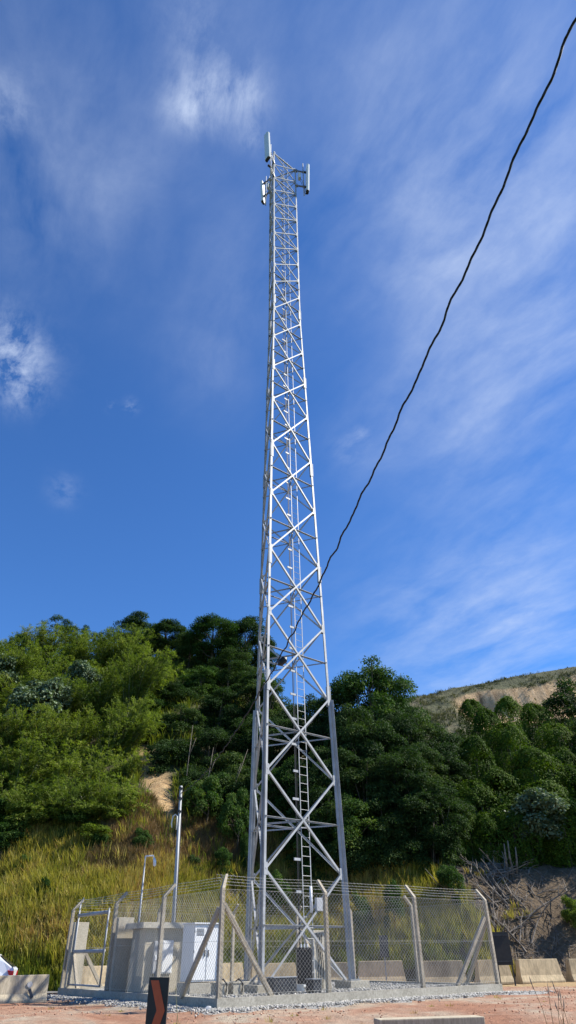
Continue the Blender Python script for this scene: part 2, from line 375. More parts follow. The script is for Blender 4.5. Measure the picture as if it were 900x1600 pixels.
# ------------------------------------------------------------------ chain-link fences
ZM0,ZB=KH+.02,2.85
def fence(label,A,dirv,inward,posts,braces,corner_arm=None,gap=None,zrot=0,spikes=True):
    """A start point, dirv along the wall, inward normal; posts = distances of the posts; gap=(s0,s1) opening"""
    t=thing('chain_link_fence',label,'fence',A)
    for i,s in enumerate(posts):
        p=A+dirv*s; mbp=MB(); arm=inward
        if corner_arm and i==0: arm=corner_arm
        w=.13
        mbp.prism(p+UZ*(KH-.25),p+UZ*ZB,[dirv*a*w/2+inward*b*w/2 for a,b in ((-1,-1),(1,-1),(1,1),(-1,1))],[dirv*a*.055+inward*b*.055 for a,b in ((-1,-1),(1,-1),(1,1),(-1,1))])
        b0=p+UZ*(ZB-.001); e=b0+arm*.36+UZ*.36
        mbp.prism(b0,e,[dirv*a*.055+inward*b*.055 for a,b in ((-1,-1),(1,-1),(1,1),(-1,1))],[dirv*a*.045+(inward-UZ*.8)*b*.035 for a,b in ((-1,-1),(1,-1),(1,1),(-1,1))])
        build('fence_post',mbp,M['conc'],t,bevel=.008)
    for s,ds,out,h in braces:
        p=A+dirv*s; q=A+dirv*(s+ds)+inward*out
        mbp=MB(); mbp.bar(q+UZ*(KH-.02),p+inward*(out*.2)+UZ*h,.12,.11,inward)
        build('fence_brace',mbp,M['conc'],t,bevel=.006)
    L=posts[-1]
    # mesh wires
    spans=[(0,L)] if not gap else [(0,gap[0]),(gap[1],L)]
    r=.0040 if spikes else .0022
    for (s0,s1) in spans:
        if s1-s0<.3: continue
        W=MB(); pitch=.13; z0,z1=ZM0,ZB-.04; H=z1-z0; k=.96  # slope dz/ds
        off=-inward*.075
        for sg in (1,-1):
            s=s0-H/k if sg>0 else s0
            while s<(s1 if sg>0 else s1+H/k):
                # line: sg>0 goes up to the right
                a,b=(s,z0),(s+sg*H/k,z1)
                def clip(a,b):
                    (x0,y0),(x1,y1)=a,b
                    if x0>x1: x0,y0,x1,y1=x1,y1,x0,y0
                    if x1<=s0 or x0>=s1: return None
                    if x0<s0: y0+=(y1-y0)*(s0-x0)/(x1-x0); x0=s0
                    if x1>s1: y1=y0+(y1-y0)*(s1-x0)/(x1-x0); x1=s1
                    return (x0,y0),(x1,y1)
                c=clip(a,b)
                if c and abs(c[1][0]-c[0][0])>.01:
                    (x0,y0),(x1,y1)=c; bow=off+inward*(.004 if sg>0 else -.004)
                    W.tube([A+dirv*x0+bow+UZ*y0,A+dirv*x1+bow+UZ*y1],r,3,False)
                s+=pitch
        for z in (z0+.05,(z0+z1)/2,z1):
            W.tube([A+dirv*s0+off+UZ*z,A+dirv*s1+off+UZ*z],.004,3,False)
        build('wire_mesh',W,M['wire'],t)
    for j in range(4):
        f=.25+.25*j; W=MB(); z=ZB+.36*f
        pts=[]; nn=int(L*3)
        for i in range(nn+1):
            s=L*i/nn; bay=min((abs(s-q) for q in posts)); sag=-.02*min(bay,1.2)
            pts.append(A+dirv*s+inward*(.36*f)+UZ*(z+sag))
        W.tube(pts,.0045 if spikes else .003,3,False)
        for i in range(int(L/.16)):
            s=i*.16; bay=min((abs(s-q) for q in posts)); c=A+dirv*s+inward*(.36*f)+UZ*(z-.02*min(bay,1.2))
            if spikes: W.bar(c-Vector((.02,.01,-.02)),c+Vector((.02,.01,-.02)),.004,.004)
        build('barbed_wire',W,M['wire'],t)
    return t
diag=(D1+D2)*.75
fence('sunlit chain link fence on concrete posts, facing right, nearest to the photographer',UV(0,0),D1,D2,[0,3.84,7.87,LW],[(.08,1.75,.12,2.45),(LW-.15,-1.9,.1,2.3)],diag)
fence('shaded chain link fence facing left, with the gate and a thick dark brace',UV(0,0),D2,D1,[3.66,7.42,LW],[(.1,1.75,-.12,2.35),(LW-.2,-1.1,.12,1.95),(LW-.25,.35,.1,1.95)],None,gap=(7.5,11.55))
fence('chain link fence closing the compound on its right far side, seen through the sunlit one',UV(LW,0),D2,-D1,[3.9,7.8,LW],[(.1,1.4,-.1,2.2),(LW-.1,-1.5,-.1,2.2)],spikes=False)
fence('chain link fence closing the compound at the back left, before the row of barriers',UV(0,LW),D1,-D2,[3.9,7.8,LW-.15],[(.15,1.5,-.1,2.2)],spikes=False)
# gate
gt=thing('metal_gate','open frame gate of galvanised pipe with two thick rails in the left fence','gate',UV(0,9.5))
g0,g1=UV(.02,8.1),UV(.02,11.05)
mb=MB()
for p in (g0,g1): mb.tube([p+UZ*.35,p+UZ*(3.0 if p is g1 else 2.75)],.032,8)
mb.tube([g0+UZ*.38,g1+UZ*.38],.032,8); build('gate_frame',mb,M['galv'],gt,smooth=True)
for z in (1.42,2.62): build('gate_rail',MB().tube([g0+UZ*z,g1+UZ*z],.062,10),M['galv'],gt,smooth=True)
mb=MB(); mb.tube([g1+UZ*3.0,g1+UZ*3.25+D1*.1],.02,6); build('gate_spike',mb,M['galv_dull'],gt)
mb=MB()
for i in range(30):
    for sg in (1,-1):
        s0=i*.1*1.0; a=g0+D2*s0; L_=(g1-g0).length
        s1=s0+sg*1.03
        zz0,zz1=.38,1.4
        if s1>L_: zz1=zz0+(L_-s0)/1.03*1.02; s1=L_
        if s1<0: zz1=zz0+s0/1.03*1.02; s1=0
        if abs(s1-s0)>.02: mb.tube([g0+D2*s0+UZ*zz0,g0+D2*s1+UZ*zz1],.0022,3,False)
build('gate_mesh',mb,M['wire'],gt)
for u,v,lab in ((.25,7.05,'flat concrete gate pillar standing right of the gate beside the hut'),(.2,11.15,'flat concrete gate pillar at the far left end of the gate')):
    o=build('gate_pillar',MB().rect(UV(u,v,KH-.1),UV(u,v,2.4),D1,D2,-.3,.3,-.09,.09),M['plaster'],bevel=.01,origin=UV(u,v)); tag(o,lab,'pillar')

# ------------------------------------------------------------------ lattice tower
TC=Vector((-.287,28.46,0)); TA=R(-110.15); H=57.06
def side(z):
    return 4.165+(2.37-4.165)*(z-.24)/(37.5-.24) if z<37.5 else 2.37+(2.45-2.37)*(z-37.5)/(H-37.5)
def leg(k,z):
    a=TA+k*2*math.pi/3; r=side(z)/math.sqrt(3); return TC+Vector((math.cos(a)*r,math.sin(a)*r,z))
tw=thing('lattice_tower','tall three legged galvanised steel lattice tower rising from the fenced compound','tower',(TC.x,TC.y,0))
Z=[.3,3.8]+[3.8+3.46*i for i in range(1,8)]+[28.02+2.86*i for i in range(1,5)]
Z+= [Z[-1]+(H-Z[-1])*i/9 for i in range(1,10)]
def fdir(k,j,z): return (leg(j,z)-leg(k,z)).normalized()
LEGP=[]
for k in range(3):
    L_=MB(); a,b=(k+1)%3,(k+2)%3
    for i in range(len(Z)-1):
        z0,z1=Z[i],Z[i+1]; w=.125 if z0<28 else .108; t=.014
        p0,p1=leg(k,z0),leg(k,z1)
        for j in (a,b):
            d=fdir(k,j,z0); nrm=d.cross(UZ).normalized()
            L_.rect(p0,p1,d,nrm,0 if j==a else .015,w,-t/2,t/2)
            if z1<11.2: L_.rect(p0,p1,d,nrm,-w*1.15,-.02,-t/2,t/2)
        # splice and gusset plates at the nodes
        for j in (a,b):
            d=fdir(k,j,z0); nrm=d.cross(UZ).normalized()
            L_.rect(p1-UZ*.2,p1+UZ*.2,d,nrm,.03,w+.07,-.016,.016)
    # splice packs
    for zz in (10.9,17.2,24.0,31.0,37.6):
        p=leg(k,zz); d=fdir(k,a,zz); nrm=d.cross(UZ).normalized(); L_.rect(p-UZ*.45,p+UZ*.45,d,nrm,-.03,.17,-.028,.028)
        d=fdir(k,b,zz); nrm=d.cross(UZ).normalized(); L_.rect(p-UZ*.45,p+UZ*.45,d,nrm,-.03,.17,-.028,.028)
    build('leg',L_,M['galv'],tw)
    p=leg(k,.3)
    f_=build('foundation_block',MB().rect(Vector((p.x,p.y,-.1)),Vector((p.x,p.y,.42)),D1,D2,-.45,.45,-.45,.45),M['kerb'],tw,bevel=.015)
    bp=MB().rect(Vector((p.x,p.y,.425)),Vector((p.x,p.y,.46)),D1,D2,-.24,.24,-.24,.24)
    for sx in (-.17,.17):
        for sy in (-.17,.17): bp.tube([Vector((p.x,p.y,.44))+D1*sx+D2*sy,Vector((p.x,p.y,.54))+D1*sx+D2*sy],.02,6)
    build('base_plate',bp,M['galv_dull'],tw)
def anglebar(mb,p0,p1,nf,w,t=.01,flip=1,out=0):
    d=(p1-p0).normalized(); q=nf.cross(d).normalized()
    if q.z<0:q=-q
    o=nf*out
    mb.rect(p0+o,p1+o,q,nf,-w/2,w/2,0,t)
    mb.rect(p0+o,p1+o,q,nf,-w/2,-w/2+t,-w*.95,-.001)
stuff=MB(); nd=0
for i in range(len(Z)-1):
    z0,z1=Z[i],Z[i+1]; w=.078 if i<8 else (.066 if i<12 else .054)
    for k in range(3):
        j=(k+1)%3
        mid=(leg(k,z0)+leg(j,z0))/2; nf=Vector((mid.x-TC.x,mid.y-TC.y,0)).normalized()
        a0,a1,b0,b1=leg(k,z0),leg(k,z1),leg(j,z0),leg(j,z1)
        e=.1*(b0-a0).normalized()
        for (p,q,o) in ((a0+e,b1-e,.012),(b0-e,a1+e,-.012)):
            if nd<100:
                x=MB(); anglebar(x,p,q,nf,w,out=o); build('diagonal_brace',x,M['galv'],tw); nd+=1
            else: anglebar(stuff,p,q,nf,w,out=o)
        if i<13:
            # crossing height
            wa,wb=(b0-a0).length,(b1-a1).length; f=wa/(wa+wb); zc=z0+(z1-z0)*f
            pa,pb=leg(k,zc),leg(j,zc); x=MB(); x.rect(pa,pb,UZ,nf,-.006,.006,-.10,-.025); x.rect(pa,pb,UZ,nf,-.05,-.007,-.10,-.09); build('horizontal_brace',x,M['galv'],tw)
            m0=(leg(k,zc)+leg(j,zc))/2; l=(j+1)%3; m1=(leg(j,zc)+leg(l,zc))/2
            x=MB(); x.bar(m0-nf*.03,m1,.06,.012,UZ); x.bar(m0-nf*.03-UZ*.03,m1-UZ*.03,.01,.055,UZ); build('plan_brace',x,M['galv'],tw)
        elif i in (15,17,19):
            pa,pb=leg(k,z0),leg(j,z0); anglebar(stuff,pa,pb,nf,.06,out=-.02)
o=build('upper_bracing',stuff,M['galv'],tw); o['kind']='stuff'
for k in range(3):
    j=(k+1)%3; pa,pb=leg(k,H-.02),leg(j,H-.02); mid=(pa+pb)/2; nf=Vector((mid.x-TC.x,mid.y-TC.y,0)).normalized()
    x=MB(); anglebar(x,pa,pb,nf,.09,out=-.02); build('top_rail',x,M['galv'],tw)
# ladder just inside the front face (legs 0-1)
def ladp(z,s,inn=.16):
    a,b=leg(0,z),leg(1,z); d=(b-a).normalized(); nf=Vector(((a+b)/2-TC)); nf.z=0; nf.normalize()
    return (a+b)/2+d*s-nf*inn
lad=MB()
ztop=H+.55
zz=[.45]+[3+i*3 for i in range(18)]+[ztop]
for s in (.0,.42):
    for i in range(len(zz)-1):
        p0,p1=ladp(zz[i],s),ladp(zz[i+1],s); d=(ladp(1,.4)-ladp(1,0)).normalized(); nn=UZ.cross(d)
        lad.rect(p0,p1,d,nn,-.018,.018,-.006,.006)
z=.7
while z<ztop-.1:
    lad.tube([ladp(z,0),ladp(z,.42)],.010,6,False); z+=.33
build('ladder',lad,M['galv'],tw)
cg=MB(); z=.9; i=0
for s,r_ in ((-.1,.006),(-.17,.014),(-.21,.012)):
    cg.tube([ladp(zq,s,.2) for zq in (.4,10,20,30,37.5,46,55.5)],r_,6,False)
o=build('feeder_cable',cg,M['cable'],tw)
z=1.0
nb=0
while z<H-1:
    cg=MB()
    p0,p1=ladp(z,-.02,.2),ladp(z,-.30-(.06 if nb%2 else 0),.2); d=(p1-p0).normalized(); nn=UZ.cross(d)
    cg.rect(p0-UZ*.045,p0+UZ*.045,d,nn,0,(p1-p0).length,-.02,.02); z+=1.07; nb+=1
    build('cable_bracket',cg,M['galv'],tw)
# small fittings low on the ladder
x=MB(); p=ladp(2.9,.2,-.05); x.tube([p-UZ*.42,p+UZ*.42],.055,10); build('whip_antenna',x,M['white'],tw,smooth=True)
x=MB(); p=ladp(2.75,.62,.0); x.box(p,(.28,.12,.42),D1,D2); build('junction_box',x,M['grey'],tw,bevel=.01)
# lightning rod
x=MB(); p=leg(2,H); x.tube([p,p+UZ*.9],[.02,.008],6); build('lightning_rod',x,M['galv'],tw)

# ------------------------------------------------------------------ panel antennas
def panel_antenna(label,k,off,az,zc,hgt,w,dp,arms,radio=True,polez=None,lat=0,tilt=2):
    a=TA+k*2*math.pi/3; out=Vector((math.cos(a),math.sin(a),0)); n=Vector((math.cos(R(az)),math.sin(R(az)),0)); q=UZ.cross(n)
    base=leg(k,zc)+out*off+out.cross(UZ)*lat
    t=thing('panel_antenna',label,'antenna',(base.x,base.y,zc-hgt/2),'panel antennas at the tower top')
    x=MB(); c=base+n*.16
    pr=[q*-w/2+n*0,q*-w/2+n*dp*.6,q*-w*.36+n*dp,q*w*.36+n*dp,q*w/2+n*dp*.6,q*w/2+n*0]
    tl=n*(-math.tan(R(tilt))*hgt/2)
    x.prism(c-UZ*hgt/2+tl,c+UZ*hgt/2-tl,pr); build('radome',x,M['offw'],t,bevel=.015)
    x=MB(); x.prism(c-UZ*(hgt/2+.05)+tl,c-UZ*(hgt/2-.002)+tl,[v*.93 for v in pr])
    for s in (-.3,-.1,.1,.3): x.tube([c+tl+q*w*s+n*dp*.5-UZ*(hgt/2+.16),c+tl+q*w*s+n*dp*.5-UZ*(hgt/2+.04)],.02,6)
    build('connector_plate',x,M['dark'],t)
    zl,zh=polez or (zc-hgt/2-.5,zc+hgt/2-.6)
    bp=base-n*.08
    x=MB().tube([(bp.x,bp.y,zl),(bp.x,bp.y,zh)],.045,10); build('mounting_pole',x,M['galv'],t,smooth=True)
    for z in arms:
        p=leg(k,z); x=MB()
        for s in (-.06,.06): x.bar(p-out*.05+out.cross(UZ)*s,Vector((bp.x,bp.y,z))+out.cross(UZ)*s*.5,.05,.07)
        x.box(Vector((bp.x,bp.y,z)),(.16,.16,.2),n,q); x.box((p.x,p.y,z),(.22,.22,.22),out,q); build('mounting_arm',x,M['galv_dull'],t)
        x=MB().rect(Vector((bp.x,bp.y,z-.06)),Vector((bp.x,bp.y,z+.06)),n,q,0,.26,-.08,.08); build('tilt_bracket',x,M['dark'],t)
    if radio:
        x=MB(); rc=Vector((bp.x,bp.y,zc+.15))-out*.32
        x.box(rc,(.16,.34,.75),out,q)
        for s in range(8): x.box(rc-out*.1+q*(-.15+.043*s),(.06,.012,.7),out,q)
        build('radio_unit',x,M['offw'],t,bevel=.008)
        x=MB()
        for s in (-.08,.08): x.tube([rc+q*s-UZ*.38,rc+q*s*1.4-UZ*.75+out*.15,c+tl-UZ*(hgt/2+.35)+q*s,c+tl-UZ*(hgt/2+.1)+q*s],.018,6)
        build('jumper_cable',x,M['cable'],t)
    return t
panel_antenna('tall panel antenna standing highest, on the left leg above the tower top',0,.82,-142,56.05,3.9,.55,.26,(55.3,53.2),False,(51.3,56.8))
panel_antenna('slim white panel antenna held out on arms right of the tower top',1,.72,10,56.0,4.3,.42,.26,(57.0,54.6),True,(53.2,58.4))
panel_antenna('short panel antenna lowest on the left side of the tower top, between two clamps',2,.5,150,56.0,3.4,.42,.22,(57.3,55.2),True,(53.6,58.3),lat=-.1)

# ------------------------------------------------------------------ equipment in the compound
hut=thing('equipment_hut','small beige masonry hut with a flat concrete roof inside the left of the compound','hut',UV(1.3,6.3,.2))
hu0,hu1,hv0,hv1=.35,2.35,5.5,6.55
build('wall',MB().rect(UV(hu0,hv0,.15),UV(hu0,hv0,2.02),D1,D2,0,hu1-hu0,0,hv1-hv0),M['plaster'],hut,bevel=.01)
build('roof',MB().rect(UV(hu0,hv0,2.022),UV(hu0,hv0,2.20),D1,D2,-.22,hu1-hu0+.22,-.2,hv1-hv0+.2),M['slab'],hut,bevel=.012)
x=MB().rect(UV(1.0,hv0-.05,.75),UV(1.0,hv0-.05,1.68),D1,D2,0,.42,0,.049); x.rect(UV(1.03,hv0-.06,.78),UV(1.03,hv0-.06,1.65),D1,D2,0,.36,0,.009); pn=build('panel_door',x,M['white'],hut,bevel=.005)
x=MB().rect(UV(.66,hv0-.14,.75),UV(.66,hv0-.14,1.66),D1,D2,0,.3,0,.138); mbx=build('meter_box',x,M['grey'],hut,bevel=.01)
x=MB().rect(UV(.70,hv0-.155,1.12),UV(.70,hv0-.155,1.26),D1,D2,0,.12,0,.012); build('meter_window',x,M['white'],hut)
x=MB().tube([UV(.8,hv0-.07,.2),UV(.8,hv0-.07,.75)],.03,8); x.box(UV(.8,hv0-.1,.3),(.22,.18,.16),D1,D2); build('conduit',x,M['galv_dull'],hut)
cab=thing('white_cabinet','tall white two door equipment cabinet on a concrete plinth, in front of the hut','cabinet',UV(1.75,4.2,.2))
build('plinth',MB().rect(UV(1.2,3.75,.1),UV(1.2,3.75,.5),D1,D2,0,1.15,0,.85),M['kerb'],cab,bevel=.015)
build('cabinet_body',MB().rect(UV(1.27,3.8,.53),UV(1.27,3.8,2.10),D1,D2,0,1.0,0,.75),M['white'],cab,bevel=.012)
for s in (0,.5):
    d_=build('cabinet_door',MB().rect(UV(1.29+s,3.775,.58),UV(1.29+s,3.775,2.06),D1,D2,0,.46,0,.022),M['white'],cab,bevel=.006)
    build('handle',MB().rect(UV(1.29+s+(.40 if s==0 else .03),3.74,1.2),UV(1.29+s+(.40 if s==0 else .03),3.74,1.38),D1,D2,0,.025,0,.032),M['dark'],d_)
vx=MB()
for q_ in range(6): vx.rect(UV(1.36,3.768,1.78+q_*.035),UV(1.36,3.768,1.795+q_*.035),D1,D2,0,.28,0,.006)
build('vent',vx,M['dark'],cab)
hx=MB()
for zq in (.75,1.3,1.85):
    for uq in (1.283,2.232): hx.rect(UV(uq,3.762,zq),UV(uq,3.762,zq+.09),D1,D2,0,.022,0,.02)
build('hinge',hx,M['galv_dull'],cab)
build('rain_hood',MB().rect(UV(1.23,3.72,2.103),UV(1.23,3.72,2.14),D1,D2,0,1.08,0,.87),M['white'],cab,bevel=.008)
# junction by the near plinth: two small grey boxes and hoses
for u,v,lab in ((1.55,2.5,'grey cable pit box left of two near the white cabinet plinth'),(2.1,2.45,'grey cable pit box right of two near the white cabinet plinth')):
    t=thing('cable_pit',lab,'box',UV(u,v,.2)); build('housing',MB().rect(UV(u,v,.18),UV(u,v,.5),D1,D2,-.2,.2,-.18,.18),M['kerb'],t,bevel=.01)
    build('lid',MB().rect(UV(u,v,.502),UV(u,v,.54),D1,D2,-.22,.22,-.2,.2),M['kerb'],t,bevel=.006)
    build('hose',MB().tube([UV(u+.1,v-.2,.22),UV(u+.12,v-.24,.5),UV(u+.05,v-.1,.62),UV(u,v,.55)],.022,7),M['cable'],t,smooth=True)
# slab behind the ladder foot + black cabinet
tb=thing('black_rectifier','narrow black finned equipment box on a light stand by the ladder foot','equipment box',UV(5.0,2.75,.2))
x=MB().rect(UV(4.85,2.6,.4),UV(4.85,2.6,1.42),D1,D2,0,.40,0,.3)
for s in range(9): x.rect(UV(4.87+s*.044,2.55,.44),UV(4.87+s*.044,2.55,1.37),D1,D2,0,.014,0,.048)
build('housing',x,M['black'],tb); build('stand',MB().rect(UV(4.82,2.6,.2),UV(4.82,2.6,.39),D1,D2,0,.1,0,.3).rect(UV(5.2,2.6,.2),UV(5.2,2.6,.39),D1,D2,0,.1,0,.3).rect(UV(4.82,2.5,.34),UV(4.82,2.5,.385),D1,D2,0,.48,0,.09),M['offw'],tb)
x=MB()
for s in (.06,.2,.33): x.tube([UV(4.85+s,2.72,1.4),UV(4.85+s,2.72,1.52)],.025,8)
build('gland',x,M['white'],tb)
sl=thing('concrete_upright','upright concrete slab behind the ladder foot with cables clipped to it','slab',UV(6.3,3.45,.2))
build('slab',MB().rect(UV(6.05,3.5,.1),UV(6.05,3.5,1.95),D1,D2,0,.75,0,.12),M['slab'],sl,bevel=.01)
for s in (.2,.3,.4):
    pts=[UV(6.05+s+.03*math.sin(z*5+s*9),3.47,z) for z in np.linspace(.2,1.85,14)]; build('cable',MB().tube(pts,.016,6),M['cable'],sl,smooth=True)
for u,v,w,h_,lab in ((3.4,1.8,.9,.42,'low dark steel box on the gravel beside the left tower foot'),(4.45,1.5,.32,.35,'small dark box on the gravel in front of the ladder')):
    t=thing('ground_box',lab,'box',UV(u,v,.2)); build('housing',MB().rect(UV(u,v,.2),UV(u,v,.2+h_),D1,D2,-w/2,w/2,-.2,.2),M['dark'],t,bevel=.01)
    build('lid',MB().rect(UV(u,v,.202+h_),UV(u,v,.23+h_),D1,D2,-w/2-.02,w/2+.02,-.22,.22),M['galv_dull'],t,bevel=.005)
# lamp post
lp=thing('lamp_post','thin galvanised lamp post with bent arm and drooping white lamp beside the hut','lamp post',at(206,1548,28.0)*np.array([1,1,0])+np.array([0,0,.2]))
b=Vector(lp.location); ar=Vector((.95,-.3,0)).normalized()
ht=at(216,1347,28)[2]
build('pole',MB().tube([b,b+UZ*(ht*.5),b+UZ*(ht-.25)],[.045,.04,.03],8),M['galv'],lp,smooth=True)
build('foot_brace',MB().bar(b+ar*-.02+UZ*.0,b+UZ*.6,.12,.12,w1=.06,d1=.06),M['galv_dull'],lp)
build('arm',MB().tube([b+UZ*(ht-.25),b+UZ*(ht-.02),b+UZ*ht+ar*.02,b+UZ*(ht)+ar*.34,b+UZ*(ht-.08)+ar*.38],.026,8),M['white'],lp,smooth=True)
lh=build('lamp_head',MB().tube([b+UZ*(ht-.08)+ar*.38,b+UZ*(ht-.2)+ar*.42,b+UZ*(ht-.33)+ar*.43,b+UZ*(ht-.36)+ar*.41],[.035,.06,.06,.03],10),M['white'],lp,smooth=True)
# metal service pole
pp=at(264,1556,30.0); pt=at(283,1228,30.0)
up=thing('service_pole','slim galvanised service pole with a hooked cable conduit, rising behind the hut','utility pole',(pp[0],pp[1],0))
b=Vector((pp[0],30,0)); tp=Vector((pt[0],30,pt[2]))
build('pole',MB().tube([b,tp],[.085,.06],12),M['galv'],up,smooth=True)
build('conduit',MB().tube([b+Vector((.09,.05,.2)),b+(tp-b)*.83+Vector((.07,.04,0))],.02,8),M['cable'],up,smooth=True)
q=b+(tp-b)*.83; build('drip_hook',MB().tube([q+Vector((-.07,-.08,-.5)),q+Vector((-.08,-.08,.02)),q+Vector((-.16,-.08,.1)),q+Vector((-.26,-.08,.02)),q+Vector((-.30,-.08,-.25)),q+Vector((-.27,-.08,-.42))],.025,8),M['offw'],up,smooth=True)
x=MB()
for f in (.86,.93,.985): c=b+(tp-b)*f; x.box(c+Vector((0,-.06,0)),(.2,.1,.05)); x.tube([c+Vector((0,-.1,-.04)),c+Vector((0,-.1,.05))],.045,8)
build('insulator_bracket',x,M['dark'],up)
# overhead cable: twisted bundle from high above the viewer to the service pole
cst=np.array([3.06,2.57]); en=np.array([pt[0],30.0]); Lc=np.linalg.norm(en-cst)
sp=np.array([0,.5,1.37,2.28,3.12,4.14,5.28,6.47,8.82,11.92,13.21,17.75,22.45,Lc]); zp=np.array([9.15,9.03,8.79,8.56,8.41,8.09,7.82,7.53,7.04,6.76,6.76,6.59,6.75,pt[2]-.25])
cf=np.polyfit(sp,zp,2); cf[2]+=0
mbc=MB(); d=(en-cst)/Lc; sd=Vector((-d[1],d[0],0))
ss=np.concatenate([np.arange(-9,Lc,.07),[Lc]])
ez=np.polyval(cf,Lc)
for ph in (0,2.1,4.2):
    pts=[]
    for s in ss:
        z=np.polyval(cf,s)+(pt[2]-.3-ez)*max(0,s/Lc)**3; wob=.012*math.sin(s*5.3+math.sin(s*1.7)*2)+.008*math.sin(s*11)
        a=s*2*math.pi/.55+ph
        pts.append(Vector((cst[0]+d[0]*s,cst[1]+d[1]*s,z+wob))+sd*(math.cos(a)*.0095+wob*.7)+UZ*math.sin(a)*.0095)
    mbc.tube(pts,.0085,5,False)
oc=build('overhead_cable',mbc,M['cable'],smooth=True,origin=(cst[0],cst[1],9)); tag(oc,'black twisted overhead cable sagging from the top right down to the service pole','cable')
sj=at(441,1033,0.0+2.57+d[1]*11.92)
o=build('cable_joint',MB().tube([Vector(sj)+Vector((-.1,0,-.09)),Vector(sj)+Vector((-.05,0,-.05)),Vector(sj)+Vector((.06,0,.05)),Vector(sj)+Vector((.1,0,.09))],[.02,.08,.08,.02],8),M['black'],oc if False else None,origin=sj); tag(o,'small black joint box hanging on the overhead cable behind the tower','joint box')

# ------------------------------------------------------------------ concrete barriers
def jersey(name,label,p0,p1,h,m,group=None,w=.55,top=.22,zb=0,slope=.0):
    p0=Vector(p0);p1=Vector(p1); ax=(p1-p0).normalized(); n=Vector((ax.y,-ax.x,0))
    prof=[(-w/2,0),(-w/2,.08),(-w*.32,.3*h/.9),(-top/2,h),(top/2,h),(w*.32,.3*h/.9),(w/2,.08),(w/2,0)]
    x=MB(); offs=[n*-a+UZ*z for a,z in prof]
    x.prism(p0+UZ*zb+ax*slope,p1+UZ*zb-ax*slope,offs)
    # rake the ends a little
    o=build(name,x,m,bevel=.02,origin=(p0+p1)/2); tag(o,label,'barrier',group); return o
def rake(o,ax,amt):
    for v in o.data.vertices:
        s=v.co.dot(ax); v.co-=ax*(amt*v.co.z*(1 if s>0 else -1))
pl=[(-11.6,25.2),(-8.42,27.0)]
jersey('concrete_barrier','pale concrete road barrier at the left edge, in front of the white car',(*pl[0],0),(*pl[1],0),.76,M['barrier_l'])
lb=bpy.data.objects['concrete_barrier']; q0=at(46,1541,26.6); Nn=Vector((.49,-.87,0)); Ax=Vector((.87,.49,0)); q0=Vector((q0[0],q0[1],.5)); mid_=Vector(lb.location); q0=mid_+Ax*((q0-mid_).dot(Ax))+UZ*.5+Nn*.165
build('lifting_eye',MB().tube([q0-Nn*.03,q0+Nn*.012],.085,14),M['stonew'],lb)
build('lifting_slot',MB().bar(q0+Nn*.045-UZ*.12,q0+Nn*.10-UZ*.36+Ax*.12,.09,.02,Nn),M['dark'],lb)
x=MB(); 
G='concrete barriers along the foot of the hill'
row=[((-9.5,33.0),(-7.3,34.5),'through the gate opening, at the far left of the row'),((-7.0,34.8),(-4.9,36.4),'behind the hut and the white cabinet'),((-4.6,36.7),(-2.5,38.2),'just left of the left tower leg'),((-2.2,38.4),(.1,39.2),'between the tower legs, left of the ladder'),((.35,38.75),(2.7,38.7),'behind the right tower foot'),((3.0,37.9),(5.3,38.0),'behind the middle of the right fence'),((5.6,36.5),(7.9,36.6),'behind the right end post of the fence'),((8.3,36.2),(10.0,36.7),'right outside the fence, behind the black board legs'),((10.35,36.75),(12.6,37.5),'whole in view to the right of the black board'),((13.0,37.6),(15.3,38.4),'cut by the right edge of the photo')]
for a,b,l in row:
    dx=random.uniform(-.06,.06)
    a3=(a[0],a[1],0); b3=(b[0],b[1]+dx,0)
    o=jersey('concrete_barrier','stained ochre concrete barrier '+l,a3,b3,.92+random.uniform(-.04,.03),M['barrier'],G,w=.6)
    ax=(Vector(b3)-Vector(a3)).normalized(); rake(o,ax,.12)
# foreground block
a=at(588,1590,15.3);b=at(752,1586,15.6)
o=jersey('concrete_block','long weathered concrete block lying in the bottom foreground dirt',(a[0],15.35,0),(b[0],15.7,0),.6,M['barrier_l'],None,w=.5,top=.42,zb=-.4)
for v in o.data.vertices: v.co.z+= .0
# ------------------------------------------------------------------ signs
sg=thing('chevron_sign','black roadside marker with an orange chevron pointing right, in the near foreground','road sign',(at(247,1560,13)[0],13,-.4))
b=Vector(sg.location); fx=Vector((.93,-.37,0)).normalized(); nn=Vector((-.37,-.93,0)).normalized()
zt=at(247,1527,13)[2]; pw=.375; zb=zt-1.02
x=MB().rect(Vector((b.x,b.y,zb)),Vector((b.x,b.y,zt)),fx,nn,-pw/2,pw/2,0,.02); pnl=build('sign_panel',x,M['signblk'],sg,bevel=.004)
def sp_(s,z): return Vector((b.x,b.y,z))+fx*s+nn*.022
zm=zt-.43
x=MB().poly([sp_(-.15,zt-.04),sp_(.0,zt-.04),sp_(.155,zm),sp_(.0,zm-.40),sp_(-.15,zm-.40),sp_(.005,zm)],nn*.003)
build('chevron',x,M['orange'],sg)
build('sign_post',MB().tube([b-nn*.03-UZ*.1,b-nn*.03+UZ*(zt-.1+.4)],.03,8),M['dark'],sg)
bo=at(784,1483,34.4)
bd=thing('black_board','blank black board on two legs beside the right end of the fence','sign',(bo[0],34.4,0))
b=Vector((bo[0],34.4,0)); fx=Vector((.97,.2,0)).normalized(); nn=Vector((.2,-.97,0)); z1=at(784,1456,34.4)[2]; z0=at(790,1508,34.4)[2]
build('board',MB().rect(Vector((b.x,b.y,z0)),Vector((b.x,b.y,z1)),fx,nn,-.42,.42,-.015,.015),M['signblk'],bd,bevel=.004)
for s in (-.30,.38): build('leg',MB().bar(b+fx*s-nn*.04,b+fx*s-nn*.04+UZ*(z1-.1),.055,.055),M['dark'],bd)
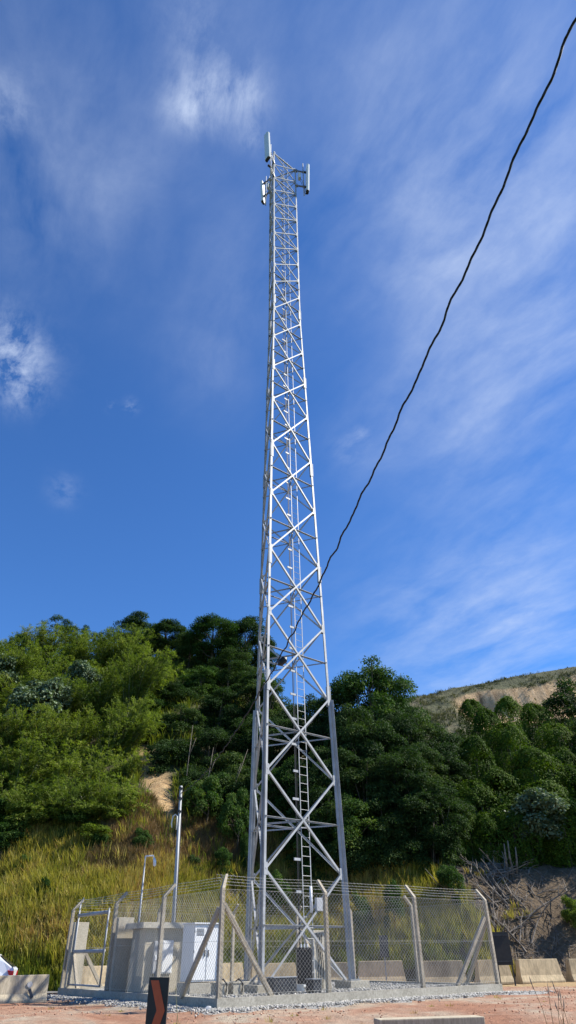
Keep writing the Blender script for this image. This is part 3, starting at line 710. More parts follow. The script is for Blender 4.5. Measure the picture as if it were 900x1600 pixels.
for z in (z0+.14,z1-.12): build('crossbar',MB().bar(b-fx*.36+nn*.03+UZ*z,b+fx*.36+nn*.03+UZ*z,.035,.03),M['dark'],bd)
b=Vector((at(600,1480,36.2)[0],36.2,0)); o=thing('small_marker','small dark marker plate on a thin post seen through the right fence','sign',b)
build('plate',MB().box(b+UZ*1.5,(.42,.05,.85)),M['dark'],o,bevel=.005); build('post',MB().bar(b+Vector((0,.05,0)),b+Vector((0,.05,1.6)),.06,.05),M['galv_dull'],o)

# ------------------------------------------------------------------ white car (rear right shows at the left edge)
cz=-.04; cxr=at(26,1515,31)[0]
car=thing('parked_car','white hatchback on the road behind the left barrier, only its rear end in view','car',(cxr-2.1,31.0,cz))
prof=[(0,.45),(-.03,.62),(.02,.93),(-.38,1.18),(-.72,1.42),(-1.5,1.49),(-2.3,1.42),(-3.0,1.0),(-3.95,.84),(-4.15,.6),(-4.15,.3),(-3.5,.24),(-.15,.26)]
hd=Vector((.97,.24,0)).normalized(); pd=Vector((-.24,.97,0)); ro_=Vector((cxr,30.6,cz))
x=MB(); n=len(prof); half=[(0,.0),(.09,.0)]
def cs(s,inset): return [ro_+hd*(a*1.0)+UZ*z+pd*(s+ (inset*(max(0,z-.85))*.45)) for a,z in prof]
L0=cs(0,1);L1=cs(1.72,-1); bI=len(x.v); x.v+=L0+L1
x.f.append(tuple(range(bI,bI+n))); x.f.append(tuple(reversed(range(bI+n,bI+2*n))))
for i in range(n): j=(i+1)%n; x.f.append((bI+i,bI+n+i,bI+n+j,bI+j))
body=build('body',x,M['carpaint'],car,bevel=.035,smooth=False)
def cp(a,z,o=.012): return ro_+hd*a+UZ*z+pd*(max(0,z-.85)*.45-o)
build('side_window',MB().poly([cp(-.62,1.02),cp(-.82,1.36),cp(-1.45,1.42),cp(-1.45,1.0)],pd*.006),M['glass'],car)
build('side_window',MB().poly([cp(-1.52,1.0),cp(-1.52,1.42),cp(-2.2,1.36),cp(-2.75,1.02)],pd*.006),M['glass'],car)
for s in (0,1.54):
    x=MB().poly([ro_+hd*.02+pd*(s-.02+.0)+UZ*.70,ro_+hd*.03+pd*(s-.02)+UZ*.86,ro_+hd*(-.2)+pd*(s-.02)+UZ*.9,ro_+hd*(-.14)+pd*(s-.02)+UZ*.76],pd*.22)
    build('tail_lamp',x,M['tail'],car,bevel=.01)
build('rear_window',MB().poly([ro_+hd*(-.05)+pd*.25+UZ*.99,ro_+hd*(-.62)+pd*.32+UZ*1.37,ro_+hd*(-.62)+pd*1.4+UZ*1.37,ro_+hd*(-.05)+pd*1.47+UZ*.99],hd*.012+UZ*.012),M['glass'],car)
for a_ in (-.75,-3.35):
    for s in (-.01,1.51):
        c=ro_+hd*a_+UZ*.31+pd*s; w_=build('wheel',MB().tube([c,c+pd*.21],.31,20),M['tyre'],car)
        build('rim',MB().tube([c-pd*.008,c+pd*.21+pd*.008],.19,14),M['galv'],w_)

# ------------------------------------------------------------------ vegetation kit
def unit(a): return a/np.maximum(np.linalg.norm(a,axis=-1,keepdims=True),1e-6)
def leaves(name,C,D,N,L,W,t):
    D=unit(D); S=unit(np.cross(D,N)); L=L[:,None];W=W[:,None]; Nn=np.cross(S,D)
    V=np.stack([C,C+D*L*.45+S*W*.5+Nn*L*.04,C+D*L,C+D*L*.45-S*W*.5+Nn*L*.04],1).reshape(-1,3)
    F=np.arange(len(C)*4).reshape(-1,4)
    return np_mesh(name,V,F,{'tint':np.repeat(t,4)})
def rs(n,r): 
    return unit(r.normal(size=(n,3)))
def crown(seed,n,rx,rz,nc,L,W,h,lay=.55,drop=.0):
    """unit tree of total height h: clusters of leaves around an ellipsoid whose top is at h"""
    r=np.random.default_rng(seed); cz=h-rz
    u=rs(nc,r); u[:,2]=np.where(u[:,2]<-.75,-u[:,2],u[:,2]); rad=r.uniform(.45,1,nc)**.6
    cc=u*rad[:,None]*np.array([rx,rx,rz])*.86+np.array([0,0,cz]); cr=r.uniform(.13,.30,nc)*rx*1.15
    cc[:,:2]+=.12*rx*np.sin(cc[:,2:3]*1.7+seed)
    k=r.choice(nc,n,p=cr**2/np.sum(cr**2)); d=rs(n,r); d[:,2]=np.where((d[:,2]<-.2)&(r.uniform(size=n)<.75),-d[:,2],d[:,2])
    q=r.uniform(.35,1,n)**.5
    P=cc[k]+d*(cr[k]*q)[:,None]*np.array([1,1,lay]); P+=r.normal(size=(n,3))*.05*rx*.5
    P[:,2]-=drop*(np.linalg.norm(P[:,:2],axis=1)/rx)**2*rz*.4
    N_=unit(d*.7+np.array([0,0,.6])+r.normal(size=(n,3))*.55); D_=unit(np.cross(N_,r.normal(size=(n,3)))+np.array([0,0,-.25])+d*.3)
    t=np.clip(r.normal(.36,.16,n)+r.normal(0,.12,nc)[k],0,1)
    me=leaves('crown_foliage',P,D_,N_,L*r.uniform(.7,1.3,n),W*r.uniform(.7,1.3,n),t)
    return me,cc
def trunkmesh(seed,h,r0,cc,nl=7):
    r=random.Random(seed); x=MB(); top=Vector((r.uniform(-.3,.3),r.uniform(-.3,.3),h*.78)); m1=Vector((r.uniform(-.2,.2),r.uniform(-.2,.2),h*.4))
    x.tube([(0,0,-1.2),(0,0,0),m1,top],[r0*1.2,r0,r0*.75,r0*.3],7)
    for c in [cc[i] for i in r.sample(range(len(cc)),min(nl,len(cc)))]:
        f=r.uniform(.3,.7); s=Vector((0,0,0)).lerp(m1,min(1,f*2)) if f<.5 else m1.lerp(top,(f-.5)*2)
        e=Vector(c); md=s.lerp(e,.5)+Vector((0,0,.1*h*r.uniform(-.3,.6))); x.tube([s,md,e],[r0*.4,r0*.28,r0*.1],5)
    me=bpy.data.meshes.new('trunk'); me.from_pydata([tuple(v) for v in x.v],[],x.f); me.materials.append(M['bark']); return me
# prototypes: (foliage mesh, trunk mesh, height, radius)
PROTO={}
for i in range(4):
    me,cc=crown(100+i,24000,3.4,3.9,64,.19,.095,8.5,.65,.0); PROTO[('broad',i)]=(me,trunkmesh(i,8.5,.2,cc),8.5,3.3)
for i in range(3):
    me,cc=crown(200+i,22000,3.2,4.3,64,.18,.09,10,.48,.35); PROTO[('layer',i)]=(me,trunkmesh(20+i,10,.2,cc),10,3.2)
for i in range(2):
    me,cc=crown(300+i,9000,2.0,1.5,26,.17,.085,3.2,.7,0); PROTO[('bush',i)]=(me,trunkmesh(40+i,3.2,.08,cc),3.2,2.0)
for i in range(2):
    me,cc=crown(400+i,4200,2.7,2.3,30,.22,.10,9,.4,.2); PROTO[('sparse',i)]=(me,trunkmesh(60+i,9,.13,cc,16),9,2.7)
for i in range(1):
    me,cc=crown(500,9000,1.8,2.0,44,.19,.12,4.8,.8,.0); PROTO[('silver',i)]=(me,trunkmesh(80+i,5.5,.08,cc,12),5.5,1.6)
def bamboo(seed,n=19000,h=7.0,rad=2.6,nc=46,lean=(0,0)):
    r=np.random.default_rng(seed); az=r.uniform(0,6.28,nc); ln=r.uniform(.72,1,nc)*h; bend=r.uniform(.1,1.05,nc)**.8*rad; b0=r.uniform(0,.8,nc)
    def pos(k,t):
        o=b0[k]+bend[k]*t**2.0; z=ln[k]*(t-.16*t**3*(bend[k]/rad))
        return np.stack([np.cos(az[k])*o+lean[0]*t**2,np.sin(az[k])*o+lean[1]*t**2,z],-1)
    nt=26; per=n//(nc*nt)
    k=np.repeat(np.arange(nc),nt); tt=r.uniform(.16,1.0,nc*nt)**.8; base=pos(k,tt); tan=unit(pos(k,np.minimum(tt+.03,1.03))-base)
    side_=unit(np.cross(tan,rs(len(k),r))); tw=unit(side_*1.0+tan*.7+np.array([0,0,.15])); tl=r.uniform(.35,.95,len(k))*(1.15-.5*tt)
    K=np.repeat(np.arange(len(k)),per); f=r.uniform(.1,1,len(K))
    P=base[K]+tw[K]*(tl[K]*f)[:,None]+np.array([0,0,-.25])*(tl[K]*f**2)[:,None]+r.normal(size=(len(K),3))*.05
    D_=unit(tw[K]*.8+np.array([0,0,-.35])+r.normal(size=(len(K),3))*.45)
    out=unit(P-np.array([0,0,h*.35])); N_=unit(out*.8+np.array([0,0,.7])+r.normal(size=P.shape)*.5)
    t=np.clip(r.normal(.42,.15,len(K))+r.normal(0,.1,nc)[k[K]]+r.normal(0,.07,len(k))[K],0,1)
    me=leaves('bamboo_foliage',P,D_,N_,.24*r.uniform(.7,1.3,len(K)),.05*r.uniform(.8,1.3,len(K)),t)
    x=MB()
    for q in range(nc): x.tube([tuple(pos(np.array([q]),np.array([u]))[0]-np.array([0,0,.6 if u==0 else 0])) for u in (0,.25,.5,.75,.98)],[.035,.033,.028,.02,.008],4,False)
    m2=bpy.data.meshes.new('bamboo_culms'); m2.from_pydata([tuple(v) for v in x.v],[],x.f); m2.materials.append(M['culm'])
    return me,m2
for i in range(4): a,b=bamboo(600+i,lean=[(0,0),(.8,0),(-.5,-.6),(.3,-.8)][i]); PROTO[('bamboo',i)]=(a,b,6.6,2.6)
def vine(seed,n=26000,h=8,rad=1.9):
    r=np.random.default_rng(seed); th=r.uniform(0,6.28,n); s=r.uniform(0,1,n)
    # path length along dome profile: straight skirt then quarter circle
    zt=h-rad*1.15; Ls=zt; La=rad*1.57; cut=Ls/(Ls+La)
    ph=np.clip((s-cut)/(1-cut),0,1)*1.57; ph=np.where(s>cut,np.arccos(1-np.clip((s-cut)/(1-cut),0,1))*1.0,0)
    ph=np.minimum(ph,1.57)
    rr=np.where(s>cut,rad*np.cos(ph)**.8,rad*(.80+.2*(s/cut)**2)); z=np.where(s>cut,zt+rad*1.15*np.sin(ph),Ls*s/cut)
    bm_=1+.10*np.sin(3*th+z*.9+seed)+.07*np.sin(5*th-z*1.7)+.05*np.sin(9*th+z*3.1+seed*2)
    strand=.06*np.sin(th*17+2*np.sin(z*.6))*(s<cut)
    rr=rr*(bm_+strand); P=np.stack([rr*np.cos(th),rr*np.sin(th),z*(1+.04*np.sin(2*th+seed))],-1)+r.normal(size=(n,3))*np.where(r.uniform(size=n)<.2,.13,.04)[:,None]
    keep=(np.sin(P[:,0]*2.3+seed)+np.sin(P[:,1]*2.1)+np.sin(P[:,2]*1.9+seed)+r.normal(size=n)*.9)>-1.9; P=P[keep];ph=ph[keep];th=th[keep];n=len(P)
    out=np.stack([np.cos(th)*np.cos(ph),np.sin(th)*np.cos(ph),np.sin(ph)],-1)
    N_=unit(out+r.normal(size=(n,3))*.33); D_=unit(np.array([0,0,-1.])+out*.35+r.normal(size=(n,3))*.5)
    t=np.clip(r.normal(.42,.17,n),0,1)
    me=leaves('vine_foliage',P,D_,N_,.13*r.uniform(.7,1.3,n),.11*r.uniform(.7,1.3,n),t)
    x=MB(); x.tube([(0,0,-1),(0.1,0,h*.4),(0,.1,h*.8)],[.18,.14,.08],6)
    q=random.Random(seed)
    for k in range(14):
        a=q.uniform(0,6.28); ro2=rad*q.uniform(.6,1.0); x.tube([(ro2*math.cos(a),ro2*math.sin(a),h*.75),(ro2*math.cos(a)*1.03,ro2*math.sin(a)*1.03,h*.4),(ro2*math.cos(a+.1)*.95,ro2*math.sin(a+.1)*.95,-.3)],.018,3,False)
    m2=bpy.data.meshes.new('vine_stems'); m2.from_pydata([tuple(v) for v in x.v],[],x.f); m2.materials.append(M['bark']); return me,m2
for i in range(3): a,b=vine(700+i); PROTO[('vine',i)]=(a,b,8,1.9)
DONE=set()
cnt={}
def plant(kind,px,D,ytop,wid=1.0,lab=None,group=None,matn='leaf_dark',var=None,name='tree',cat='tree',X=None,hh=None,parts=('crown','trunk'),zr=None):
    cnt[kind]=cnt.get(kind,0)+1; nv=len([k for k in PROTO if k[0]==kind]); i=(cnt[kind]*7+cnt[kind]//3)%nv if var is None else var
    me,tr,h0,r0=PROTO[(kind,i)]
    p=at(px,ytop,D) if X is None else np.array([X,D,0]); gx=p[0]; tz=float(T(gx,D)) ; 
    h=(p[2]-tz) if hh is None else hh; h=max(h,1.2)
    key=(me.name,matn)
    if key not in DONE:
        DONE.add(key)
    m_=me
    if len(me.materials)==0: me.materials.append(M[matn])
    elif me.materials[0]!=M[matn]:
        nm=me.name+'_'+matn
        m_=bpy.data.meshes.get(nm)
        if m_ is None: m_=me.copy(); m_.name=nm; m_.materials[0]=M[matn]
    o=thing(name,lab,cat,(gx,D,tz-.1),group)
    sz=h/h0; mn={'bamboo':.95,'broad':.72,'layer':.72,'sparse':.5,'silver':.6,'vine':.8,'bush':.5}[kind]
    if sz<mn: o.location.z-=(mn-sz)*h0; sz=mn
    sw=wid*(.6+.4*sz)
    o.scale=(sw,sw*random.uniform(.9,1.1),sz); o.rotation_euler=(0,0,random.uniform(0,6.28) if zr is None else zr)
    for nm,d in ((parts[0],m_),(parts[1],tr)):
        c=bpy.data.objects.new(nm,d); col.objects.link(c); c.parent=o
    return o
GB='bamboo clumps covering the left hillside'
LB='dense feathery yellow-green bamboo clump in the mass covering the left hillside'
BP=('foliage','culms')
rr_=random.Random(5)
for D,y,xs_ in ((46.5,1215,(-35,25,80,140,178)),(49.5,1160,(-10,50,105,160)),(53,1110,(-30,20,75,130,180)),(57,1070,(-5,55,110,165)),(61.5,1035,(-25,30,85,135,185)),(66,1005,(-10,45,105,155,200)),(71,985,(-30,75,130,175,215))):
    for px in xs_:
        plant('bamboo',px+rr_.uniform(-8,8),D+rr_.uniform(-.8,.8),y+rr_.uniform(-14,14),rr_.uniform(.95,1.25),LB,GB,'leaf_bamboo',name='bamboo_clump',cat='bamboo',parts=BP)
plant('bamboo',222,58,1012,1.05,'tall pale bamboo clump leaning right at the right edge of the bamboo mass','bamboo clumps covering the left hillside','leaf_bamboo',1,name='bamboo_clump',cat='bamboo',parts=BP,zr=0)
plant('bamboo',200,54,1085,.8,'pale bamboo clump hanging over the bare earth scar',None,'leaf_bamboo',1,name='bamboo_clump',cat='bamboo',parts=BP,zr=0)
plant('bamboo',268,68,1030,.8,'bright bamboo clump peeping out behind the dark trees left of the tower',None,'leaf_bamboo',name='bamboo_clump',cat='bamboo',parts=BP)
# pale leaved trees in the bamboo
plant('silver',75,55,1038,1.3,'silvery broad leaved tree sticking out of the middle of the bamboo','silver leaved trees','leaf_silver',name='silver_tree')
plant('silver',5,60,1000,1.3,'silvery leaved tree at the left edge of the photo above the bamboo','silver leaved trees','leaf_silver',name='silver_tree')
plant('silver',135,60,1018,1.0,'small silvery tree high in the bamboo, right of the larger one','silver leaved trees','leaf_silver',name='silver_tree')
plant('silver',37,73,976,.7,'lone thin pale tree standing up on the skyline at the far left','silver leaved trees','leaf_mid',name='skyline_tree')
plant('sparse',95,75,963,.9,'sparse dark tree crown on the skyline above the middle of the bamboo','skyline trees','leaf_dark',0,name='skyline_tree')
plant('sparse',128,76,974,.8,'small dark tree crown on the skyline just right of the sparse one','skyline trees','leaf_dark',1,name='skyline_tree')
plant('sparse',160,76,982,.7,'lowest dark tree crown on the skyline, over the right of the bamboo','skyline trees','leaf_dark',0,name='skyline_tree')
# dark trees left of the tower
GD='dark broad leaved trees between the bamboo and the tower'
LD='dark green broad leaved tree in the shaded wood between the bamboo and the tower'
plant('broad',215,76,957,1.0,'dark brown-green tree whose crown forms the left skyline hump right of the bamboo',GD,'leaf_dark',name='dark_tree')
plant('broad',262,74,966,1.0,'dark tree on the skyline between the left hump and the paler crown',GD,'leaf_dark',name='dark_tree')
plant('broad',335,70,958,1.0,'grey-green tree with the topmost crown on the skyline left of the tower',GD,'leaf_mid',name='dark_tree')
plant('broad',385,71,961,.95,'dark round crown on the skyline touching the left side of the tower',GD,'leaf_dark',name='dark_tree')
for px,D,y in ((238,78,985),(290,76,988),(350,75,985),(400,74,985),(300,71,982),(360,66,1010),(315,64,1030),(270,62,1060),(395,62,1040),(345,59,1075),(290,57,1095),(250,57,1110),(385,57,1110),(330,54,1130),(275,53,1150),(375,52.5,1165),(415,60,1050),(425,55,1110),(310,51,1190),(350,50,1200),(400,50,1195),(235,60,1060)):
    plant('layer' if rr_.random()<.4 else 'broad',px,D,y,rr_.uniform(.8,1.0),LD,GD,'leaf_mid' if rr_.random()<.3 else 'leaf_dark',name='dark_tree')
# wood right of the tower
GR='layered trees in the wood right of the tower'
LR='dark layered tree in the wood just right of the tower'
plant('layer',568,54,1016,1.0,'tall tree forming the peak of the wood right of the tower',GR,'leaf_mid',0,name='layered_tree')
plant('broad',600,55,1034,.8,'tree crown on the right shoulder of the peak right of the tower',GR,'leaf_mid',name='layered_tree')
plant('layer',480,58,1078,.9,'dark tree seen through the tower lattice behind the ladder',GR,'leaf_dark',name='layered_tree')
for px,D,y in ((530,55,1050),(545,50,1090),(505,54,1090),(455,57,1100),(620,51,1088),(585,49,1110),(648,53,1100),(520,48,1140),(560,47.5,1175),(615,47,1150),(655,48.5,1150),(690,52,1135),(640,46.5,1200),(595,46,1225),(545,46,1235),(500,47,1190),(465,49,1170),(440,50,1190),(675,46,1205),(625,46,1262),(575,46,1275),(530,46,1285),(480,46.5,1250),(700,50,1170),(668,46,1265)):
    plant('layer' if rr_.random()<.75 else 'broad',px,D,y,rr_.uniform(.7,.9),LR,GR,'leaf_dark' if rr_.random()<.6 else 'leaf_mid',name='layered_tree')
# vine-covered domes
GV='vine covered domes on the right'
vl=[(735,1098,57,.85,'vine dome at the top left of the group, under the bare scarp'),(757,1112,55,.95,'vine dome half hidden right of the topmost left one'),(790,1094,60,1.0,'vine covered tree right below the middle of the scarp'),(738,1155,51,.98,'round vine dome at the left end of the group with a bright rim'),(788,1134,53,1.15,'broad vine dome in the middle of the group'),(832,1104,60,1.1,'dark vine mound behind the group, below the right part of the scarp'),(862,1135,56,1.3,'sloping vine mound at the upper right of the group'),(828,1172,50.5,1.55,'largest vine dome, low in the middle right of the group'),(870,1172,53,1.2,'vine mound right of the largest dome'),(893,1200,50,1.0,'vine mound at the right edge of the photo'),(775,1205,49.5,1.0,'shaded vine dome under the broad middle one'),(845,1225,47.5,1.2,'pale tipped vine mound below the largest dome'),(735,1225,48.5,.95,'dark vine curtain low at the left of the group'),(795,1262,46.5,1.0,'lowest vine mound with hanging stems above the grey slope'),(885,1255,46.5,1.2,'shaded vine mound low at the right edge'),(715,1175,53,.9,'narrow vine dome against the layered wood'),(760,1275,46.5,.8,'dark vine curtain above the concrete channel'),(712,1262,46.8,.8,'dark vine curtain next to the layered wood')]
for px,y,D,w,l in vl: plant('vine',px,D,y,w*(.74 if y<1200 else .9),l,GV,'leaf_vine',name='vine_mound',cat='vine mound')
plant('silver',822,46.2,1212,1.2,'pale shiny leaved shrub hanging in front of the lowest vine domes',None,'leaf_silver',name='pale_shrub',cat='shrub')
plant('silver',745,46,1300,.6,'small pale leaved shrub at the foot of the vine curtains',None,'leaf_mid',name='pale_shrub',cat='shrub')
GE='trees at the right edge'
plant('sparse',893,62,1052,1.3,'dark open crowned tree against the far hill at the right edge',GE,'leaf_dark',name='edge_tree')
plant('sparse',870,64,1082,1.0,'lower dark open crown left of the one at the right edge',GE,'leaf_dark',name='edge_tree')
for X,D,h_ in ((24.5,47.5,8),(26.5,52,9),(27.5,56,10)):
    plant('broad',0,D,0,1.15,'leafy tree beyond the right edge that shades the grey slope',GE,'leaf_dark',name='edge_tree',X=X,hh=h_)
# shrubs
plant('bush',700,42.2,1350,.55,'bright green rounded shrub above the right end of the fence',None,'leaf_mid',name='shrub',cat='shrub')
plant('bush',888,41.2,1400,.5,'yellow-green shrub on the grey slope at the right edge',None,'leaf_bamboo',name='shrub',cat='shrub')
plant('bush',372,46.5,1235,.6,'light leaved sapling just left of the tower',None,'leaf_mid',name='shrub',cat='shrub')
plant('bush',196,46.5,1270,.8,'olive shrub at the foot of the bamboo',None,'leaf_bamboo',name='shrub',cat='shrub')
plant('bush',325,47.0,1215,.8,'green shrub beside the bare earth scar, above the service pole top',None,'leaf_mid',name='shrub',cat='shrub')
plant('bush',345,48.5,1210,.8,'green shrub at the lower edge of the dark wood left of the tower',None,'leaf_mid',name='shrub',cat='shrub')
LU='rounded green undergrowth bush in front of the bamboo'; GU='undergrowth bushes at the foot of the bamboo'
for px,D,y in ((-5,45,1245),(40,44.6,1255),(85,44.8,1250),(130,44.6,1262),(175,45.2,1255),(15,43.4,1285),(150,43.8,1290)):
    plant('bush',px,D,y,1.1,LU,GU,'leaf_mid' if rr_.random()<.5 else 'leaf_bamboo',name='shrub',cat='shrub')

# small shrubs dotted through the grass and bare stems at the wood edge
for px,yy in ((28,1392),(92,1345),(150,1360),(215,1352),(300,1345),(350,1322),(430,1362),(60,1455),(610,1375),(560,1395),(18,1330),(385,1300)):
    D=36.2+(1530-yy)/200*8 if px<450 else 41.5
    plant('bush',px,D,yy,.32+.2*rr_.random(),'low green shrub dotted in the tall grass of the bank','low shrubs in the tall grass','leaf_mid' if rr_.random()<.6 else 'leaf_dark',name='shrub',cat='shrub')
for i,(px,yb,D,hh_,lx) in enumerate(((292,1190,49.5,4.6,.3),(322,1200,49,4.2,.5),(352,1215,48.6,4.8,1.6),(640,1250,45.6,3.6,.2),(690,1240,45.8,4.4,-.3),(668,1290,45.2,3.0,.4))):
    X=at(px,yb,D)[0]; z=float(T(X,D)); x=MB().tube([(X,D,z-.3),(X+lx*.4,D-.1,z+hh_*.45),(X+lx,D-.3,z+hh_)],[.035,.028,.012],6); x.tube([(X+lx*.4,D-.1,z+hh_*.5),(X+lx*.4+.5,D-.3,z+hh_*.8)],[.025,.01],5)
    o=build('bare_trunk',x,M['branch'],origin=(X,D,z),smooth=True); tag(o,'thin pale bare trunk standing at the edge of the dark wood','bare trunk','bare trunks at the wood edge')
# ------------------------------------------------------------------ grass
def blades(name,P,hgt,wd,t,nb,spread,m,label,cat,lean=.5,seed=1):
    r=np.random.default_rng(seed); n=len(P); K=np.repeat(np.arange(n),nb); N_=len(K)
    a=r.uniform(0,6.28,N_); o=r.uniform(0,1,N_)**.7*spread; b=P[K]+np.stack([np.cos(a)*o,np.sin(a)*o,np.zeros(N_)-.08],-1)
    h=hgt[K]*r.uniform(.5,1.1,N_); a2=a+r.normal(0,.6,N_); ln=r.uniform(.1,1,N_)**1.3*lean*h; d=np.stack([np.cos(a2),np.sin(a2),np.zeros(N_)],-1)
    s=np.stack([-np.sin(a2+r.normal(0,.8,N_)),np.cos(a2),np.zeros(N_)],-1); s=unit(s)*(wd*r.uniform(.6,1.3,N_))[:,None]
    up=np.array([0,0,1.])
    m1=b+up*(h*.62)[:,None]+d*(ln*.35)[:,None]; tp=b+up*(h*(1-.25*ln/h))[:,None]+d*ln[:,None]
    V=np.stack([b-s*.7,b+s*.7,m1+s,m1-s,tp+s*.12,tp-s*.12],1).reshape(-1,3); i=np.arange(N_)*6
    F=np.concatenate([np.stack([i,i+1,i+2,i+3],-1),np.stack([i+3,i+2,i+4,i+5],-1)])
    tt=np.clip(t[K]+r.normal(0,.12,N_),0,1); T6=np.stack([tt-.1,tt-.1,tt,tt,tt+.08,tt+.08],-1).ravel()
    o_=link(name,np_mesh(name,V,F,{'tint':np.clip(T6,0,1)}),m); tag(o_,label,cat,kind='stuff'); return o_
r=np.random.default_rng(77)
n=7800; X=r.uniform(-17,11.5,n); S=r.uniform(0,1,n)**.85*10.5; Y=toe(X)+.1+S
lim=10.5-4.4*sstep(-1,4,X)+.8*wav(X,Y,.6,61)
keep=(S<lim)&(wav(X,Y,.9,67)+.6*wav(X,Y,2.5,68)+r.normal(size=n)*.3>-1.0)&(r.uniform(size=n)<1-.8*bare_m(X,Y))&(X<10.9-.42*S+.6*wav(X,Y,1,66))
scrub=(X>-12)&(X<-2)&(S>6.5+.8*wav(X,Y,.7,62))
keep&=~(scrub&(r.uniform(size=n)<.96)); X,Y,S=X[keep],Y[keep],S[keep]
P=np.stack([X,Y,T(X,Y)],-1)
tn=.39+.2*wav(X,Y,.55,63)+.12*wav(X,Y,2.1,64)-.45*np.exp(-(S/1.3)**2)*(X<9)+.06*S/10
brown=(np.exp(-(((X+11.5)/1.8)**2+((S-1.6)/1.2)**2))); tn=tn+.45*brown
hg=(.68+.6*r.uniform(size=len(X))+.2*wav(X,Y,1,65))*np.where(S<1,.6,1)
blades('tall_grass',P,hg,.02,tn,30,.28,M['grass'],'tall yellow-green guinea grass covering the bank behind the compound','grass',.6,3)
# scrub band and the green weeds over it
n=4200; X=r.uniform(-13.5,-.5,n); Y=toe(X)+5.6+r.uniform(0,1,n)*7; k=(bare_l(X,Y)<.3)&(bare_m(X,Y)<.5); X,Y=X[k],Y[k]
P=np.stack([X,Y,T(X,Y)],-1); blades('dry_scrub',P,.5+.4*r.uniform(size=len(X)),.014,np.clip(.5+.3*wav(X,Y,.8,71),0,1),26,.3,M['drygrass'],'brown dry scrub below the bare earth scar on the bank','scrub',.6,4)
# low ground cover further up
n=3000; X=r.uniform(-34,22,n); Y=r.uniform(44,77,n); k=(bare_l(X,Y)<.3)&~((X>5)&(Y<46)); X,Y=X[k],Y[k]; P=np.stack([X,Y,T(X,Y)],-1)
blades('undergrowth',P,.7+.5*r.uniform(size=len(X)),.03,np.clip(.02+.06*wav(X,Y,.8,72),0,1),16,.5,M['grass'],'low undergrowth between the trees on the hillside','undergrowth',.9,5)
# weeds on the right slope
n=340; X=r.uniform(8.5,17,n); Y=toe(X)+r.uniform(.2,7,n); k=wav(X,Y,.8,73)>.35; X,Y=X[k],Y[k]; P=np.stack([X,Y,T(X,Y)],-1)
blades('slope_weeds',P,.35+.25*r.uniform(size=len(X)),.012,np.clip(.35+.3*wav(X,Y,.8,74),0,1),20,.2,M['grass'],'sparse weeds on the grey slope right of the fence','weeds',.8,6)
# small weeds on the dirt yard
n=60; X=r.uniform(-10,12,n); Y=r.uniform(16.5,26,n); k=~inside(np.stack([X,Y],-1)); X,Y=X[k],Y[k]; P=np.stack([X,Y,gz(X,Y)+.02],-1)
blades('yard_weeds',P,.06+.1*r.uniform(size=len(X)),.006,np.clip(.4+.4*r.uniform(size=len(X)),0,1),22,.09,M['grass'],'tiny dry weeds scattered over the red dirt yard','weeds',.9,16)
# far hill tufts
n=12000; X=r.uniform(18,82,n); Y=r.uniform(112,153,n); 
Zf=fh(X,Y); P=np.stack([X,Y,Zf],-1); yb_=146.3+.03*(X-55)+1.2*wav(X,Y*0,.25,41); k=(wav(X,Y,.5,91)+.6*wav(X,Y,1.9,92)+r.normal(size=n)*.25>-.05)&~((Y>134)&(Y<yb_+.5)&(X>38)&(X<68)&(r.uniform(size=n)<.93)); P=P[k]
blades('hill_grass',P,.35+.5*r.uniform(size=len(P))**2,.05,np.clip(.45+.3*wav(P[:,0],P[:,1],.3,75),0,1),9,.6,M['hillgrass'],'short rough grass on the far hill with the bare scarp','grass',.5,7)
# foreground weed stalks
X=np.array([5.1,5.35,5.6,5.2,5.5]); Y=np.array([16.4,16.7,16.3,16.9,16.6]); P=np.stack([X,Y,gz(X,Y)],-1)
wd=thing('weed_stalks','few dry seed stalks standing in the dirt at the lower right','weed',(5.35,16.5,float(gz(5.35,16.5))))
q=random.Random(9)
for i in range(7):
    bx,by=5.35+q.uniform(-.25,.35),16.5+q.uniform(-.2,.3); bz=float(gz(bx,by)); hh=q.uniform(.45,.95); lx=q.uniform(-.22,.15)
    x=MB().tube([(bx,by,bz-.03),(bx+lx*.3,by,bz+hh*.5),(bx+lx,by,bz+hh)],[.005,.004,.003],4)
    s_=build('stalk',x,M['drygrass'],wd)
    x=MB().tube([(bx+lx*.85,by,bz+hh*.86),(bx+lx,by,bz+hh),(bx+lx*1.1,by,bz+hh+.1)],[.006,.012,.003],5); build('seed_head',x,M['branch'],wd)
for v_ in range(1):
    x=MB()
    for i in range(90):
        a=q.uniform(0,6.28); o=q.uniform(0,.25); c=Vector((5.35+math.cos(a)*o,16.5+math.sin(a)*o,float(gz(5.35,16.5)))); e=c+Vector((math.cos(a)*.15,math.sin(a)*.15,q.uniform(.08,.3))); sdv=Vector((-math.sin(a),math.cos(a),0))*.007
        b_=len(x.v); x.v+=[c-sdv,c+sdv,e]; x.f.append((b_,b_+1,b_+2))
    build('leaf_tuft',x,M['grass'],wd)
# plants poking by the chevron sign
wd=thing('sprig','thin green sprig rising behind the chevron sign','weed',(-1.9,13.3,-.4)); x=MB()
x.tube([(-1.95,13.3,-.4),(-1.93,13.3,.4),(-2.0,13.3,.80)],[.006,.005,.003],4); x.tube([(-1.93,13.3,.1),(-1.75,13.25,.35)],[.004,.002],4)
build('stem',x,M['culm'],wd)

